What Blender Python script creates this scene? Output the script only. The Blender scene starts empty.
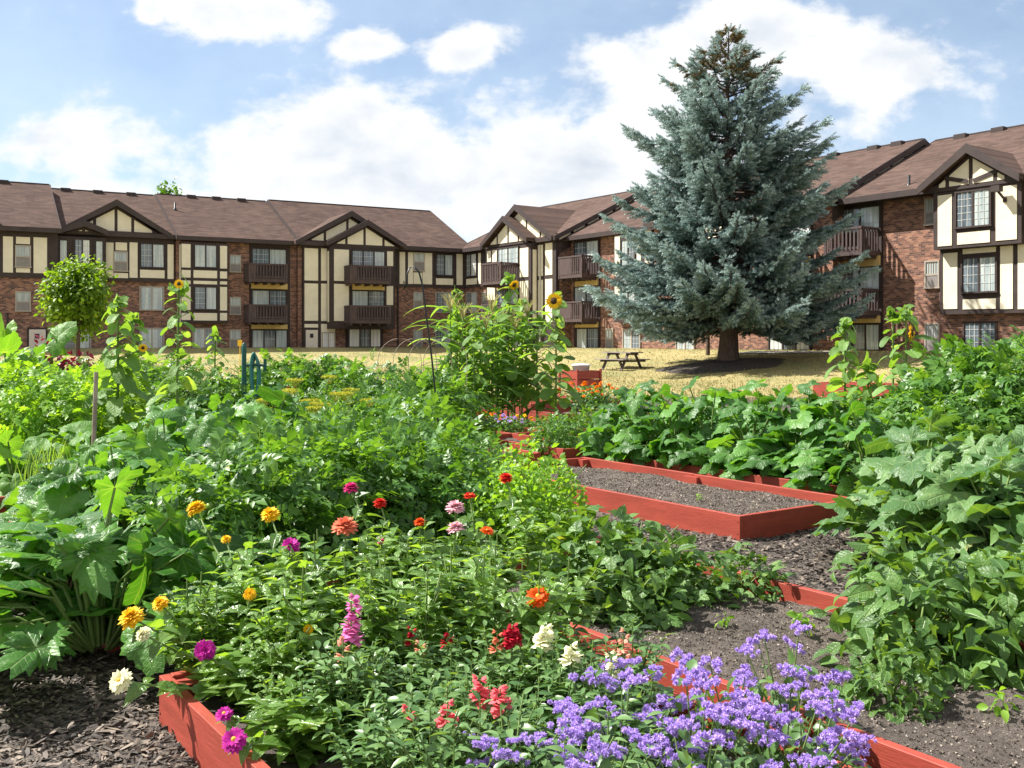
import bpy, math, random
import numpy as np
from mathutils import Vector
SC = bpy.context.scene
COL = SC.collection
R = math.radians
rng = np.random.default_rng(7)
random.seed(7)
PI = math.pi

# ------------------------------------------------------------------ measuring
CAM_Z, FPX, HZ = 1.5, 1000.0, 340.0        # eye height, focal length and horizon row measured from the photograph
def at(px, py, Y):
    return np.array([(px - 512) / FPX * Y, Y, CAM_Z - (py - HZ) / FPX * Y])
CORNER = np.array([-3.4, 72.0])            # inner corner of the two wings
EL = np.array([.8728, .4881]); NL = np.array([.4881, -.8728])
ER = np.array([.5796, -.8149]); NR = np.array([-.8149, -.5796])
BA = np.array([.575, -.818]); BB = np.array([.818, .575])    # long and short axis of the raised beds
Z0 = np.array([-1.366, 3.87])
def bed_pos(a, b):
    return Z0 + BA * a + BB * b
def gz(x, y):
    x = np.asarray(x, float); y = np.asarray(y, float)
    dx, dy = x - CORNER[0], y - CORNER[1]
    d = np.minimum(dx * NL[0] + dy * NL[1], dx * NR[0] + dy * NR[1])
    t = np.clip((13 - d) / 12.5, 0, 1)
    return t * t * (3 - 2 * t) * 1.0

# ------------------------------------------------------------------ objects
def tag(o, label=None, cat=None, group=None, kind=None):
    if label: o['label'] = label
    if cat: o['category'] = cat
    if group: o['group'] = group
    if kind: o['kind'] = kind
    return o
def empty(name, loc=(0, 0, 0), rz=0.0):
    o = bpy.data.objects.new(name, None); COL.objects.link(o)
    o.location = tuple(float(v) for v in loc); o.rotation_euler = (0, 0, rz); o.empty_display_size = .2
    return o
def thing(name, label, cat, loc=(0, 0, 0), rz=0.0, group=None):
    return tag(empty(name, loc, rz), label, cat, group)
def link(name, me, parent=None, loc=None):
    o = bpy.data.objects.new(name, me); COL.objects.link(o)
    if parent is not None: o.parent = parent
    if loc is not None: o.location = tuple(float(v) for v in loc)
    return o
def copy_thing(root, loc, rz=0.0, scale=1.0, label=None, group=None):
    r = root.copy(); COL.objects.link(r)
    r.location = tuple(float(v) for v in loc); r.rotation_euler = (0, 0, rz)
    r.scale = (scale,) * 3 if not hasattr(scale, '__len__') else tuple(scale)
    if label: r['label'] = label
    if group: r['group'] = group
    for ch in list(root.children):
        c = ch.copy(); COL.objects.link(c); c.parent = r
        for g in list(ch.children):
            d = g.copy(); COL.objects.link(d); d.parent = c
    return r

class MB:
    """collects vertex and face arrays, builds them as ONE mesh"""
    def __init__(s, luv=False): s.v = []; s.f = []; s.n = 0; s.tint = []; s.has_tint = False; s.uv = []; s.has_uv = luv
    def add(s, V, F, m=0, smooth=False, tint=None):
        V = np.asarray(V, float).reshape(-1, 3)
        groups = {}
        if isinstance(F, np.ndarray): groups[F.shape[1]] = F
        else:
            for f in F: groups.setdefault(len(f), []).append(f)
        for k, g in groups.items():
            s.f.append((np.asarray(g, np.int64) + s.n, m, smooth))
        s.v.append(V); s.n += len(V)
        if tint is None: t = np.zeros(len(V))
        else:
            t = np.broadcast_to(np.asarray(tint, float), (len(V),)); s.has_tint = True
        s.tint.append(t)
        if s.has_uv: s.uv.append(np.full((len(V), 3), 9.))
    def box(s, x0, x1, y0, y1, z0, z1, m=0):
        V = [(x, y, z) for z in (z0, z1) for y in (y0, y1) for x in (x0, x1)]
        s.add(V, [(0, 2, 3, 1), (4, 5, 7, 6), (0, 1, 5, 4), (2, 6, 7, 3), (0, 4, 6, 2), (1, 3, 7, 5)], m)
    def bar(s, p, q, w, h, m=0, up=(0, 0, 1)):
        p = np.array(p, float); q = np.array(q, float)
        d = q - p; d /= np.linalg.norm(d)
        u = np.array(up, float); x = np.cross(d, u); x /= np.linalg.norm(x); u = np.cross(x, d)
        V = [c + x * a * w / 2 + u * b * h / 2 for c in (p, q) for a, b in ((-1, -1), (1, -1), (1, 1), (-1, 1))]
        s.add(V, [(0, 1, 2, 3), (7, 6, 5, 4), (0, 4, 5, 1), (1, 5, 6, 2), (2, 6, 7, 3), (3, 7, 4, 0)], m)
    def prism(s, pts, axis, a0, a1, m=0):
        """polygon pts extruded along x ('x': pts are y,z) or along y ('y': pts are x,z)"""
        n = len(pts)
        def mk(p, a): return (a, p[0], p[1]) if axis == 'x' else (p[0], a, p[1])
        V = [mk(p, a0) for p in pts] + [mk(p, a1) for p in pts]
        s.add(V, [tuple(range(n)), tuple(range(2 * n - 1, n - 1, -1))] + [(i, i + n, (i + 1) % n + n, (i + 1) % n) for i in range(n)], m)
    def tube(s, pts, r, seg=6, m=0, cap=True, tint=None):
        pts = np.array(pts, float); n = len(pts)
        r = np.broadcast_to(np.asarray(r, float), (n,))
        V = []
        T = np.gradient(pts, axis=0); T /= np.linalg.norm(T, axis=1)[:, None] + 1e-9
        ref = np.array([0, 0, 1.]) if abs(T[0][2]) < .9 else np.array([1., 0, 0])
        ang = np.arange(seg) / seg * 2 * PI
        for i in range(n):
            x = np.cross(T[i], ref); x /= np.linalg.norm(x) + 1e-9; y = np.cross(T[i], x)
            V.append(pts[i] + r[i] * (np.cos(ang)[:, None] * x + np.sin(ang)[:, None] * y))
        F = [(i * seg + k, i * seg + (k + 1) % seg, (i + 1) * seg + (k + 1) % seg, (i + 1) * seg + k) for i in range(n - 1) for k in range(seg)]
        V = np.concatenate(V)
        s.add(V, np.array(F), m, True, tint)
        if cap:
            s.add(V[-seg:], [tuple(range(seg))], m, False, tint)
    def lathe(s, prof, seg=16, c=(0, 0, 0), m=0):
        ang = np.arange(seg) / seg * 2 * PI
        V = np.concatenate([np.stack([c[0] + r * np.cos(ang), c[1] + r * np.sin(ang), np.full(seg, c[2] + z)], 1) for r, z in prof])
        F = [(i * seg + k, i * seg + (k + 1) % seg, (i + 1) * seg + (k + 1) % seg, (i + 1) * seg + k) for i in range(len(prof) - 1) for k in range(seg)]
        s.add(V, np.array(F), m, True)
    def scatter(s, proto, fr, pos, m=0, smooth=True, tint=None):
        """proto=(V,[F..]); fr (N,3,3) rows are the images of x,y,z; pos (N,3)"""
        V, Fs = proto
        N = len(pos)
        if N == 0: return
        P = np.einsum('vi,nij->nvj', V, fr) + pos[:, None, :]
        off = (np.arange(N) * len(V))
        base = s.n
        s.v.append(P.reshape(-1, 3)); s.n += N * len(V)
        if s.has_uv: s.uv.append(np.tile(V, (N, 1)))
        if tint is None: s.tint.append(np.zeros(N * len(V)))
        else:
            s.tint.append(np.repeat(np.broadcast_to(tint, (N,)), len(V))); s.has_tint = True
        for F in Fs:
            F = np.asarray(F)
            s.f.append(((F[None] + off[:, None, None]).reshape(-1, F.shape[1]) + base, m, smooth))
    def mesh(s, name, mats):
        me = bpy.data.meshes.new(name)
        V = np.concatenate(s.v)
        me.vertices.add(len(V)); me.vertices.foreach_set('co', V.ravel().astype(np.float32))
        loops = np.concatenate([f.ravel() for f, m, sm in s.f])
        tot = np.concatenate([np.full(len(f), f.shape[1]) for f, m, sm in s.f])
        st = np.concatenate([[0], np.cumsum(tot)[:-1]])
        me.loops.add(len(loops)); me.loops.foreach_set('vertex_index', loops.astype(np.int32))
        me.polygons.add(len(tot)); me.polygons.foreach_set('loop_start', st.astype(np.int32))
        me.polygons.foreach_set('material_index', np.concatenate([np.full(len(f), m) for f, m, sm in s.f]).astype(np.int32))
        me.polygons.foreach_set('use_smooth', np.concatenate([np.full(len(f), sm) for f, m, sm in s.f]).astype(bool))
        if s.has_tint:
            a = me.attributes.new('tint', 'FLOAT', 'POINT'); a.data.foreach_set('value', np.concatenate(s.tint).astype(np.float32))
        if s.has_uv:
            a = me.attributes.new('leafpos', 'FLOAT_VECTOR', 'POINT'); a.data.foreach_set('vector', np.concatenate(s.uv).astype(np.float32).ravel())
        for mt in (mats if isinstance(mats, (list, tuple)) else [mats]): me.materials.append(mt)
        me.update(calc_edges=True)
        return me
    def build(s, name, mats, parent=None, loc=None):
        return link(name, s.mesh(name, mats), parent, loc)

def unit(a): return a / (np.linalg.norm(a, axis=-1, keepdims=True) + 1e-9)
def frames(yd, zd, size, widen=1.0):
    """frame rows (x,y,z) with y along yd and z near zd"""
    y = unit(yd); x = unit(np.cross(y, zd)); z = np.cross(x, y)
    sz = np.broadcast_to(np.asarray(size, float), (len(y),))[:, None]
    return np.stack([x * sz * widen, y * sz, z * sz], 1)

# ------------------------------------------------------------------ materials
def new_mat(name):
    m = bpy.data.materials.new(name); m.use_nodes = True
    nt = m.node_tree; nt.nodes.clear()
    return m, nt, nt.nodes, nt.links
def nd(nt, typ, **kw):
    n = nt.nodes.new(typ)
    for k, v in kw.items():
        if k == 'ins':
            for kk, vv in v.items(): n.inputs[kk].default_value = vv
        else: setattr(n, k, v)
    return n
def rgb(c): return (c[0], c[1], c[2], 1)
def ramp(nt, stops, interp='LINEAR'):
    n = nt.nodes.new('ShaderNodeValToRGB'); n.color_ramp.interpolation = interp
    el = n.color_ramp.elements
    while len(el) < len(stops): el.new(.5)
    for e, (p, c) in zip(el, stops): e.position = p; e.color = rgb(c) if len(c) == 3 else c
    return n
def plain(name, c, rough=.6, var=.12, scale=6., spec=.4, bump=0.0, bscale=40., metal=0., vec='Object', stretch=(1, 1, 1)):
    m, nt, N, L = new_mat(name)
    out = nd(nt, 'ShaderNodeOutputMaterial'); b = nd(nt, 'ShaderNodeBsdfPrincipled')
    b.inputs['Roughness'].default_value = rough; b.inputs['Specular IOR Level'].default_value = spec; b.inputs['Metallic'].default_value = metal
    tc = nd(nt, 'ShaderNodeTexCoord'); mp = nd(nt, 'ShaderNodeMapping'); mp.inputs['Scale'].default_value = stretch
    L.new(tc.outputs[vec], mp.inputs['Vector'])
    no = nd(nt, 'ShaderNodeTexNoise', ins={'Scale': scale, 'Detail': 6., 'Roughness': .65}); L.new(mp.outputs[0], no.inputs['Vector'])
    lo = [max(0, v * (1 - 2 * var)) for v in c]; hi = [v * (1 + 2 * var) for v in c]
    rp = ramp(nt, [(.25, lo), (.75, hi)]); L.new(no.outputs['Fac'], rp.inputs['Fac']); L.new(rp.outputs['Color'], b.inputs['Base Color'])
    if bump:
        n2 = nd(nt, 'ShaderNodeTexNoise', ins={'Scale': bscale, 'Detail': 4.}); L.new(mp.outputs[0], n2.inputs['Vector'])
        bp = nd(nt, 'ShaderNodeBump', ins={'Strength': bump, 'Distance': .02}); L.new(n2.outputs['Fac'], bp.inputs['Height']); L.new(bp.outputs[0], b.inputs['Normal'])
    L.new(b.outputs[0], out.inputs[0])
    return m
def leaf_mat(name, dark, mid, light, trans=.35, rough=.42, spec=.5, tcol=None, veins=None, tint=False):
    """leaf: colour varies leaf by leaf, light passes through the blade"""
    if name.endswith('leaf'):
        dark, mid, light = ([c[0] * .92, c[1] * 1.04, c[2] * 1.1] for c in (dark, mid, light)); trans = min(.45, trans + .03)
    m, nt, N, L = new_mat(name)
    out = nd(nt, 'ShaderNodeOutputMaterial'); b = nd(nt, 'ShaderNodeBsdfPrincipled')
    b.inputs['Roughness'].default_value = rough; b.inputs['Specular IOR Level'].default_value = spec
    ge = nd(nt, 'ShaderNodeNewGeometry'); tc = nd(nt, 'ShaderNodeTexCoord')
    no = nd(nt, 'ShaderNodeTexNoise', ins={'Scale': 9., 'Detail': 3.}); L.new(tc.outputs['Object'], no.inputs['Vector'])
    mx = nd(nt, 'ShaderNodeMath', operation='MULTIPLY_ADD'); mx.inputs[1].default_value = .55; L.new(ge.outputs['Random Per Island'], mx.inputs[0])
    m2 = nd(nt, 'ShaderNodeMath', operation='MULTIPLY'); m2.inputs[1].default_value = .45; L.new(no.outputs['Fac'], m2.inputs[0]); L.new(m2.outputs[0], mx.inputs[2])
    rp = ramp(nt, [(.12, dark), (.48, mid), (.8, light)] + ([(.86, (light[0] * 1.9, light[1] * 1.15, light[2]))] if name.endswith('leaf') and 'red' not in name else [])); L.new(mx.outputs[0], rp.inputs['Fac'])
    col = rp.outputs['Color']
    def mt(op, a, b_=None, c_=None):
        n = nd(nt, 'ShaderNodeMath', operation=op)
        for i, v in enumerate((a, b_, c_)):
            if v is None: continue
            if isinstance(v, (int, float)): n.inputs[i].default_value = v
            else: L.new(v, n.inputs[i])
        return n.outputs[0]
    if tint:
        at_ = nd(nt, 'ShaderNodeAttribute', attribute_name='tint')
        L.new(mt('ADD', mt('MULTIPLY', ge.outputs['Random Per Island'], .3), mt('MULTIPLY', at_.outputs['Fac'], .7)), rp.inputs['Fac'])
    if veins:      # paler ribs of the blade, in the leaf's own coordinates
        at_ = nd(nt, 'ShaderNodeAttribute', attribute_name='leafpos'); sp = nd(nt, 'ShaderNodeSeparateXYZ'); L.new(at_.outputs['Vector'], sp.inputs[0])
        ax = mt('ABSOLUTE', sp.outputs[0]); y = sp.outputs[1]
        if veins == 'polar':
            an = mt('ARCTAN2', ax, y); rr = mt('SQRT', mt('ADD', mt('MULTIPLY', ax, ax), mt('MULTIPLY', y, y)))
            saw = mt('ABSOLUTE', mt('SUBTRACT', mt('FRACT', mt('ADD', mt('DIVIDE', an, .72), .5)), .5)); d1 = mt('MULTIPLY', saw, mt('MULTIPLY', rr, .72))
            s2 = mt('ABSOLUTE', mt('SUBTRACT', mt('FRACT', mt('SUBTRACT', mt('MULTIPLY', rr, 6.), mt('MULTIPLY', saw, 3.))), .5)); f = mt('MAXIMUM', mt('SUBTRACT', 1., mt('DIVIDE', d1, .022)), mt('MULTIPLY', mt('SUBTRACT', 1., mt('DIVIDE', s2, .12)), .5))
        else:
            s2 = mt('ABSOLUTE', mt('SUBTRACT', mt('FRACT', mt('MULTIPLY', mt('SUBTRACT', y, mt('MULTIPLY', ax, .9)), 7.)), .5)); f = mt('MAXIMUM', mt('SUBTRACT', 1., mt('DIVIDE', ax, .03)), mt('MULTIPLY', mt('SUBTRACT', 1., mt('DIVIDE', s2, .16)), .4))
        f = mt('MAXIMUM', f, 0.); mv = nd(nt, 'ShaderNodeMixRGB'); L.new(mt('MULTIPLY', f, .4), mv.inputs[0]); L.new(col, mv.inputs[1]); mv.inputs[2].default_value = rgb((.3, .4, .16)); col = mv.outputs[0]
        n3 = nd(nt, 'ShaderNodeTexNoise', ins={'Scale': 45., 'Detail': 2.}); L.new(tc.outputs['Object'], n3.inputs['Vector'])
        bp = nd(nt, 'ShaderNodeBump', ins={'Strength': .55, 'Distance': .012}); L.new(mt('ADD', mt('MULTIPLY', f, -.5), n3.outputs['Fac']), bp.inputs['Height']); L.new(bp.outputs[0], b.inputs['Normal'])
    L.new(col, b.inputs['Base Color'])
    hs = nd(nt, 'ShaderNodeMixRGB', blend_type='MULTIPLY'); hs.inputs[0].default_value = 1.0
    hs.inputs[2].default_value = rgb(tcol or (2.3, 2.0, .55)); L.new(col, hs.inputs[1])
    tr = nd(nt, 'ShaderNodeBsdfTranslucent'); L.new(hs.outputs[0], tr.inputs['Color'])
    ms = nd(nt, 'ShaderNodeMixShader'); ms.inputs[0].default_value = trans
    L.new(b.outputs[0], ms.inputs[1]); L.new(tr.outputs[0], ms.inputs[2]); L.new(ms.outputs[0], out.inputs[0])
    return m
def petal_mat(name, c, c2=None, trans=.3):
    c2 = c2 or [v * .75 for v in c]
    return leaf_mat(name, c2, c, [min(1, v * 1.12) for v in c], trans, .6, .2, (1.0, 1.0, 1.0))

def brick_mat():
    m, nt, N, L = new_mat('brick_wall')
    out = nd(nt, 'ShaderNodeOutputMaterial'); b = nd(nt, 'ShaderNodeBsdfPrincipled'); b.inputs['Roughness'].default_value = .85; b.inputs['Specular IOR Level'].default_value = .2
    tc = nd(nt, 'ShaderNodeTexCoord'); sp = nd(nt, 'ShaderNodeSeparateXYZ'); L.new(tc.outputs['Object'], sp.inputs[0])
    ad = nd(nt, 'ShaderNodeMath', operation='ADD'); L.new(sp.outputs[0], ad.inputs[0]); L.new(sp.outputs[1], ad.inputs[1])
    cb = nd(nt, 'ShaderNodeCombineXYZ'); L.new(ad.outputs[0], cb.inputs[0]); L.new(sp.outputs[2], cb.inputs[1])
    br = nd(nt, 'ShaderNodeTexBrick', ins={'Scale': 1., 'Mortar Size': .006, 'Brick Width': .22, 'Row Height': .085, 'Bias': .0,
        'Color1': rgb((.0, .0, .0)), 'Color2': rgb((1, 1, 1)), 'Mortar': rgb((.5, .5, .5))})
    L.new(cb.outputs[0], br.inputs['Vector'])
    vo = nd(nt, 'ShaderNodeTexNoise', ins={'Scale': 1.6, 'Detail': 8., 'Roughness': .8}); L.new(cb.outputs[0], vo.inputs['Vector'])
    mm = nd(nt, 'ShaderNodeMath', operation='MULTIPLY_ADD'); mm.inputs[1].default_value = .5; L.new(br.outputs['Color'], mm.inputs[0])
    m3 = nd(nt, 'ShaderNodeMath', operation='MULTIPLY'); m3.inputs[1].default_value = .42; L.new(vo.outputs['Fac'], m3.inputs[0]); L.new(m3.outputs[0], mm.inputs[2])
    rp = ramp(nt, [(.2, (.085, .05, .042)), (.42, (.18, .088, .065)), (.6, (.3, .15, .1)), (.82, (.4, .225, .15))]); L.new(mm.outputs[0], rp.inputs['Fac'])
    mo = nd(nt, 'ShaderNodeMixRGB'); mo.inputs[2].default_value = rgb((.26, .2, .17)); L.new(br.outputs['Fac'], mo.inputs[0]); L.new(rp.outputs['Color'], mo.inputs[1])
    L.new(mo.outputs[0], b.inputs['Base Color'])
    bp = nd(nt, 'ShaderNodeBump', ins={'Strength': .5, 'Distance': .01}); bp.invert = True; L.new(br.outputs['Fac'], bp.inputs['Height']); L.new(bp.outputs[0], b.inputs['Normal'])
    L.new(b.outputs[0], out.inputs[0]); return m
def shingle_mat():
    m, nt, N, L = new_mat('roof_shingle')
    out = nd(nt, 'ShaderNodeOutputMaterial'); b = nd(nt, 'ShaderNodeBsdfPrincipled'); b.inputs['Roughness'].default_value = .95; b.inputs['Specular IOR Level'].default_value = .08
    tc = nd(nt, 'ShaderNodeTexCoord'); sp = nd(nt, 'ShaderNodeSeparateXYZ'); L.new(tc.outputs['Object'], sp.inputs[0])
    ad = nd(nt, 'ShaderNodeMath', operation='MULTIPLY_ADD'); ad.inputs[1].default_value = .0; L.new(sp.outputs[1], ad.inputs[0]); L.new(sp.outputs[0], ad.inputs[2])
    cb = nd(nt, 'ShaderNodeCombineXYZ'); L.new(ad.outputs[0], cb.inputs[0]); L.new(sp.outputs[2], cb.inputs[1])
    br = nd(nt, 'ShaderNodeTexBrick', ins={'Scale': 1., 'Mortar Size': .006, 'Brick Width': .5, 'Row Height': .09,
        'Color1': rgb((0, 0, 0)), 'Color2': rgb((1, 1, 1)), 'Mortar': rgb((0, 0, 0))}); L.new(cb.outputs[0], br.inputs['Vector'])
    n1 = nd(nt, 'ShaderNodeTexNoise', ins={'Scale': .35, 'Detail': 9., 'Roughness': .72}); L.new(tc.outputs['Object'], n1.inputs['Vector'])
    mm = nd(nt, 'ShaderNodeMath', operation='MULTIPLY_ADD'); mm.inputs[1].default_value = .3; L.new(br.outputs['Color'], mm.inputs[0])
    m3 = nd(nt, 'ShaderNodeMath', operation='MULTIPLY'); m3.inputs[1].default_value = .7; L.new(n1.outputs['Fac'], m3.inputs[0]); L.new(m3.outputs[0], mm.inputs[2])
    rp = ramp(nt, [(.2, (.05, .034, .029)), (.5, (.092, .061, .051)), (.8, (.138, .09, .074))]); L.new(mm.outputs[0], rp.inputs['Fac'])
    L.new(rp.outputs['Color'], b.inputs['Base Color']); L.new(b.outputs[0], out.inputs[0]); return m
def glass_mat(name, c, c2, fold=0.0):
    """window pane seen from outside: a curtain or dark room behind reflecting glass"""
    m, nt, N, L = new_mat(name)
    out = nd(nt, 'ShaderNodeOutputMaterial'); b = nd(nt, 'ShaderNodeBsdfPrincipled'); b.inputs['Roughness'].default_value = .06
    b.inputs['Specular IOR Level'].default_value = .8
    tc = nd(nt, 'ShaderNodeTexCoord'); mp = nd(nt, 'ShaderNodeMapping'); mp.inputs['Scale'].default_value = (7, 7, .35); L.new(tc.outputs['Object'], mp.inputs['Vector'])
    no = nd(nt, 'ShaderNodeTexNoise', ins={'Scale': 1.2, 'Detail': 3.}); L.new(mp.outputs[0], no.inputs['Vector'])
    rp = ramp(nt, [(.35, c), (.65, c2)]); L.new(no.outputs['Fac'], rp.inputs['Fac']); L.new(rp.outputs['Color'], b.inputs['Base Color'])
    L.new(b.outputs[0], out.inputs[0]); return m
def mulch_mat():
    m, nt, N, L = new_mat('bark_mulch')
    out = nd(nt, 'ShaderNodeOutputMaterial'); b = nd(nt, 'ShaderNodeBsdfPrincipled'); b.inputs['Roughness'].default_value = .85
    tc = nd(nt, 'ShaderNodeTexCoord'); wn = nd(nt, 'ShaderNodeTexNoise', ins={'Scale': 5., 'Detail': 3.}); L.new(tc.outputs['Object'], wn.inputs['Vector'])
    mixv = nd(nt, 'ShaderNodeMixRGB', blend_type='ADD'); mixv.inputs[0].default_value = .5; L.new(tc.outputs['Object'], mixv.inputs[1]); L.new(wn.outputs['Color'], mixv.inputs[2])
    mp = nd(nt, 'ShaderNodeMapping'); mp.inputs['Scale'].default_value = (28, 60, 30); mp.inputs['Rotation'].default_value = (0, 0, .6); L.new(mixv.outputs[0], mp.inputs['Vector'])
    vo = nd(nt, 'ShaderNodeTexVoronoi', ins={'Scale': 1.}); L.new(mp.outputs[0], vo.inputs['Vector'])
    sx = nd(nt, 'ShaderNodeSeparateColor'); L.new(vo.outputs['Color'], sx.inputs[0])
    rp = ramp(nt, [(.0, (.017, .013, .011)), (.5, (.052, .041, .034)), (.85, (.11, .086, .07)), (1., (.24, .195, .155))]); L.new(sx.outputs[0], rp.inputs['Fac'])
    L.new(rp.outputs['Color'], b.inputs['Base Color'])
    bp = nd(nt, 'ShaderNodeBump', ins={'Strength': 1., 'Distance': .03}); L.new(sx.outputs[1], bp.inputs['Height']); L.new(bp.outputs[0], b.inputs['Normal'])
    L.new(b.outputs[0], out.inputs[0]); return m
def soil_mat():
    m, nt, N, L = new_mat('garden_soil')
    out = nd(nt, 'ShaderNodeOutputMaterial'); b = nd(nt, 'ShaderNodeBsdfPrincipled'); b.inputs['Roughness'].default_value = .95
    tc = nd(nt, 'ShaderNodeTexCoord')
    n1 = nd(nt, 'ShaderNodeTexNoise', ins={'Scale': 55., 'Detail': 8., 'Roughness': .8}); L.new(tc.outputs['Object'], n1.inputs['Vector'])
    n2 = nd(nt, 'ShaderNodeTexNoise', ins={'Scale': 2.5, 'Detail': 4.}); L.new(tc.outputs['Object'], n2.inputs['Vector'])
    mm = nd(nt, 'ShaderNodeMath', operation='MULTIPLY_ADD'); mm.inputs[1].default_value = .7; L.new(n1.outputs['Fac'], mm.inputs[0])
    m3 = nd(nt, 'ShaderNodeMath', operation='MULTIPLY'); m3.inputs[1].default_value = .3; L.new(n2.outputs['Fac'], m3.inputs[0]); L.new(m3.outputs[0], mm.inputs[2])
    rp = ramp(nt, [(.3, (.035, .028, .023)), (.48, (.09, .072, .06)), (.63, (.17, .14, .115)), (.74, (.38, .33, .27))]); L.new(mm.outputs[0], rp.inputs['Fac'])
    L.new(rp.outputs['Color'], b.inputs['Base Color'])
    bp = nd(nt, 'ShaderNodeBump', ins={'Strength': .9, 'Distance': .02}); L.new(n1.outputs['Fac'], bp.inputs['Height']); L.new(bp.outputs[0], b.inputs['Normal'])
    L.new(b.outputs[0], out.inputs[0]); return m
def lawn_mat():
    m, nt, N, L = new_mat('dry_lawn')
    out = nd(nt, 'ShaderNodeOutputMaterial'); b = nd(nt, 'ShaderNodeBsdfPrincipled'); b.inputs['Roughness'].default_value = .9
    tc = nd(nt, 'ShaderNodeTexCoord')
    n1 = nd(nt, 'ShaderNodeTexNoise', ins={'Scale': .3, 'Detail': 10., 'Roughness': .72}); L.new(tc.outputs['Object'], n1.inputs['Vector'])
    n2 = nd(nt, 'ShaderNodeTexNoise', ins={'Scale': 14., 'Detail': 6., 'Roughness': .8}); L.new(tc.outputs['Object'], n2.inputs['Vector'])
    mm = nd(nt, 'ShaderNodeMath', operation='MULTIPLY_ADD'); mm.inputs[1].default_value = .55; L.new(n1.outputs['Fac'], mm.inputs[0])
    m3 = nd(nt, 'ShaderNodeMath', operation='MULTIPLY'); m3.inputs[1].default_value = .45; L.new(n2.outputs['Fac'], m3.inputs[0]); L.new(m3.outputs[0], mm.inputs[2])
    rp = ramp(nt, [(.3, (.08, .12, .03)), (.42, (.17, .18, .06)), (.51, (.3, .25, .1)), (.61, (.38, .3, .13)), (.73, (.48, .39, .21))]); L.new(mm.outputs[0], rp.inputs['Fac'])
    L.new(rp.outputs['Color'], b.inputs['Base Color'])
    bp = nd(nt, 'ShaderNodeBump', ins={'Strength': .8, 'Distance': .05}); L.new(n2.outputs['Fac'], bp.inputs['Height']); L.new(bp.outputs[0], b.inputs['Normal'])
    L.new(b.outputs[0], out.inputs[0]); return m

M = {}
M['brick'] = brick_mat(); M['roof'] = shingle_mat(); M['mulch'] = mulch_mat(); M['soil'] = soil_mat(); M['lawn'] = lawn_mat()
M['timber'] = plain('dark_timber', (.04, .026, .024), .7, .2, 3)
M['fascia'] = plain('fascia_board', (.042, .028, .026), .6, .15, 2)
M['stucco'] = plain('cream_stucco', (.72, .655, .51), .9, .05, 1.5, bump=.35, bscale=9)
M['ochre'] = plain('ochre_panel', (.6, .43, .17), .8, .06, 2)
M['winframe'] = plain('taupe_window_frame', (.36, .31, .26), .5, .06)
M['wingrid'] = plain('window_grid', (.45, .46, .45), .5, .05)
M['gl_light'] = glass_mat('pane_light_curtain', (.28, .34, .36), (.55, .6, .58))
M['gl_dark'] = glass_mat('pane_dim_room', (.07, .09, .11), (.2, .24, .27))
M['gl_white'] = glass_mat('pane_white_blind', (.55, .56, .54), (.75, .75, .72))
M['ac'] = plain('wall_vent_panel', (.22, .2, .19), .6, .1)
M['balcony'] = plain('balcony_wood', (.075, .05, .048), .75, .25, 4, stretch=(3, 3, .5))
M['door'] = plain('putty_door', (.62, .55, .47), .6, .04)
M['downspout'] = plain('grey_downspout', (.5, .48, .45), .4, .05)
M['black'] = plain('black_paint', (.012, .012, .013), .45, .1)
M['redwood'] = plain('red_stained_board', (.29, .05, .032), .6, .13, 3.2, spec=.3, bump=.16, bscale=26, stretch=(1.6, .6, 6))
M['benchwood'] = plain('weathered_dark_wood', (.07, .05, .045), .7, .25, 6)
M['benchtop'] = plain('weathered_top_wood', (.24, .2, .18), .7, .2, 6)
M['bark'] = plain('tree_bark', (.085, .06, .048), .9, .3, 7, bump=.9, bscale=16, stretch=(2, 2, .5))
M['stake'] = plain('grey_stake', (.3, .24, .19), .8, .2, 8)
M['concrete'] = plain('concrete', (.55, .52, .47), .85, .06, 3)
M['stem'] = plain('green_stem', (.13, .2, .05), .6, .2, 8)
M['stem_brown'] = plain('brown_stem', (.16, .1, .06), .7, .2, 8)
M['teal'] = plain('teal_plastic', (.008, .075, .062), .4, .1)
M['hose'] = plain('hose_rubber', (.04, .2, .18), .35, .1)
M['yellow'] = plain('yellow_paint', (.75, .45, .02), .5, .05)
M['white'] = plain('white_plastic', (.75, .75, .73), .5, .04)
M['chip'] = leaf_mat('mulch_chip', (.019, .015, .012), (.062, .049, .041), (.24, .19, .15), 0., .7, .4)
M['crumb'] = leaf_mat('soil_crumb', (.04, .032, .026), (.1, .08, .066), (.36, .31, .26), 0., .9, .2)
M['grass'] = leaf_mat('dry_grass_blade', (.12, .16, .045), (.31, .26, .11), (.45, .37, .18), .25, .7, .2, (1.2, 1.1, .6))
# ------------------------------------------------------------------ camera, sun, sky
cam = bpy.data.cameras.new('camera'); co = bpy.data.objects.new('camera', cam); COL.objects.link(co)
co.location = (0, 0, CAM_Z); co.rotation_euler = (R(90), 0, 0)
cam.sensor_width = 36; cam.lens = 36 * FPX / 1024; cam.shift_y = -(384 - HZ) / 1024
cam.clip_start = .05; cam.clip_end = 6000
SC.camera = co
SUN = Vector((-.968, .25, 0)); ELEV = R(49)
SUN = Vector((SUN.x * math.cos(ELEV), SUN.y * math.cos(ELEV), math.sin(ELEV)))
sl = bpy.data.lights.new('sun', 'SUN'); sl.energy = 4.9; sl.angle = R(.5); sl.color = (1, .955, .88)
so = bpy.data.objects.new('sun', sl); COL.objects.link(so); so.rotation_euler = (-SUN).to_track_quat('-Z', 'Y').to_euler(); so.location = (-30, 20, 40)
w = bpy.data.worlds.new('World'); SC.world = w; w.use_nodes = True
nt = w.node_tree; nt.nodes.clear(); L = nt.links
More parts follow.
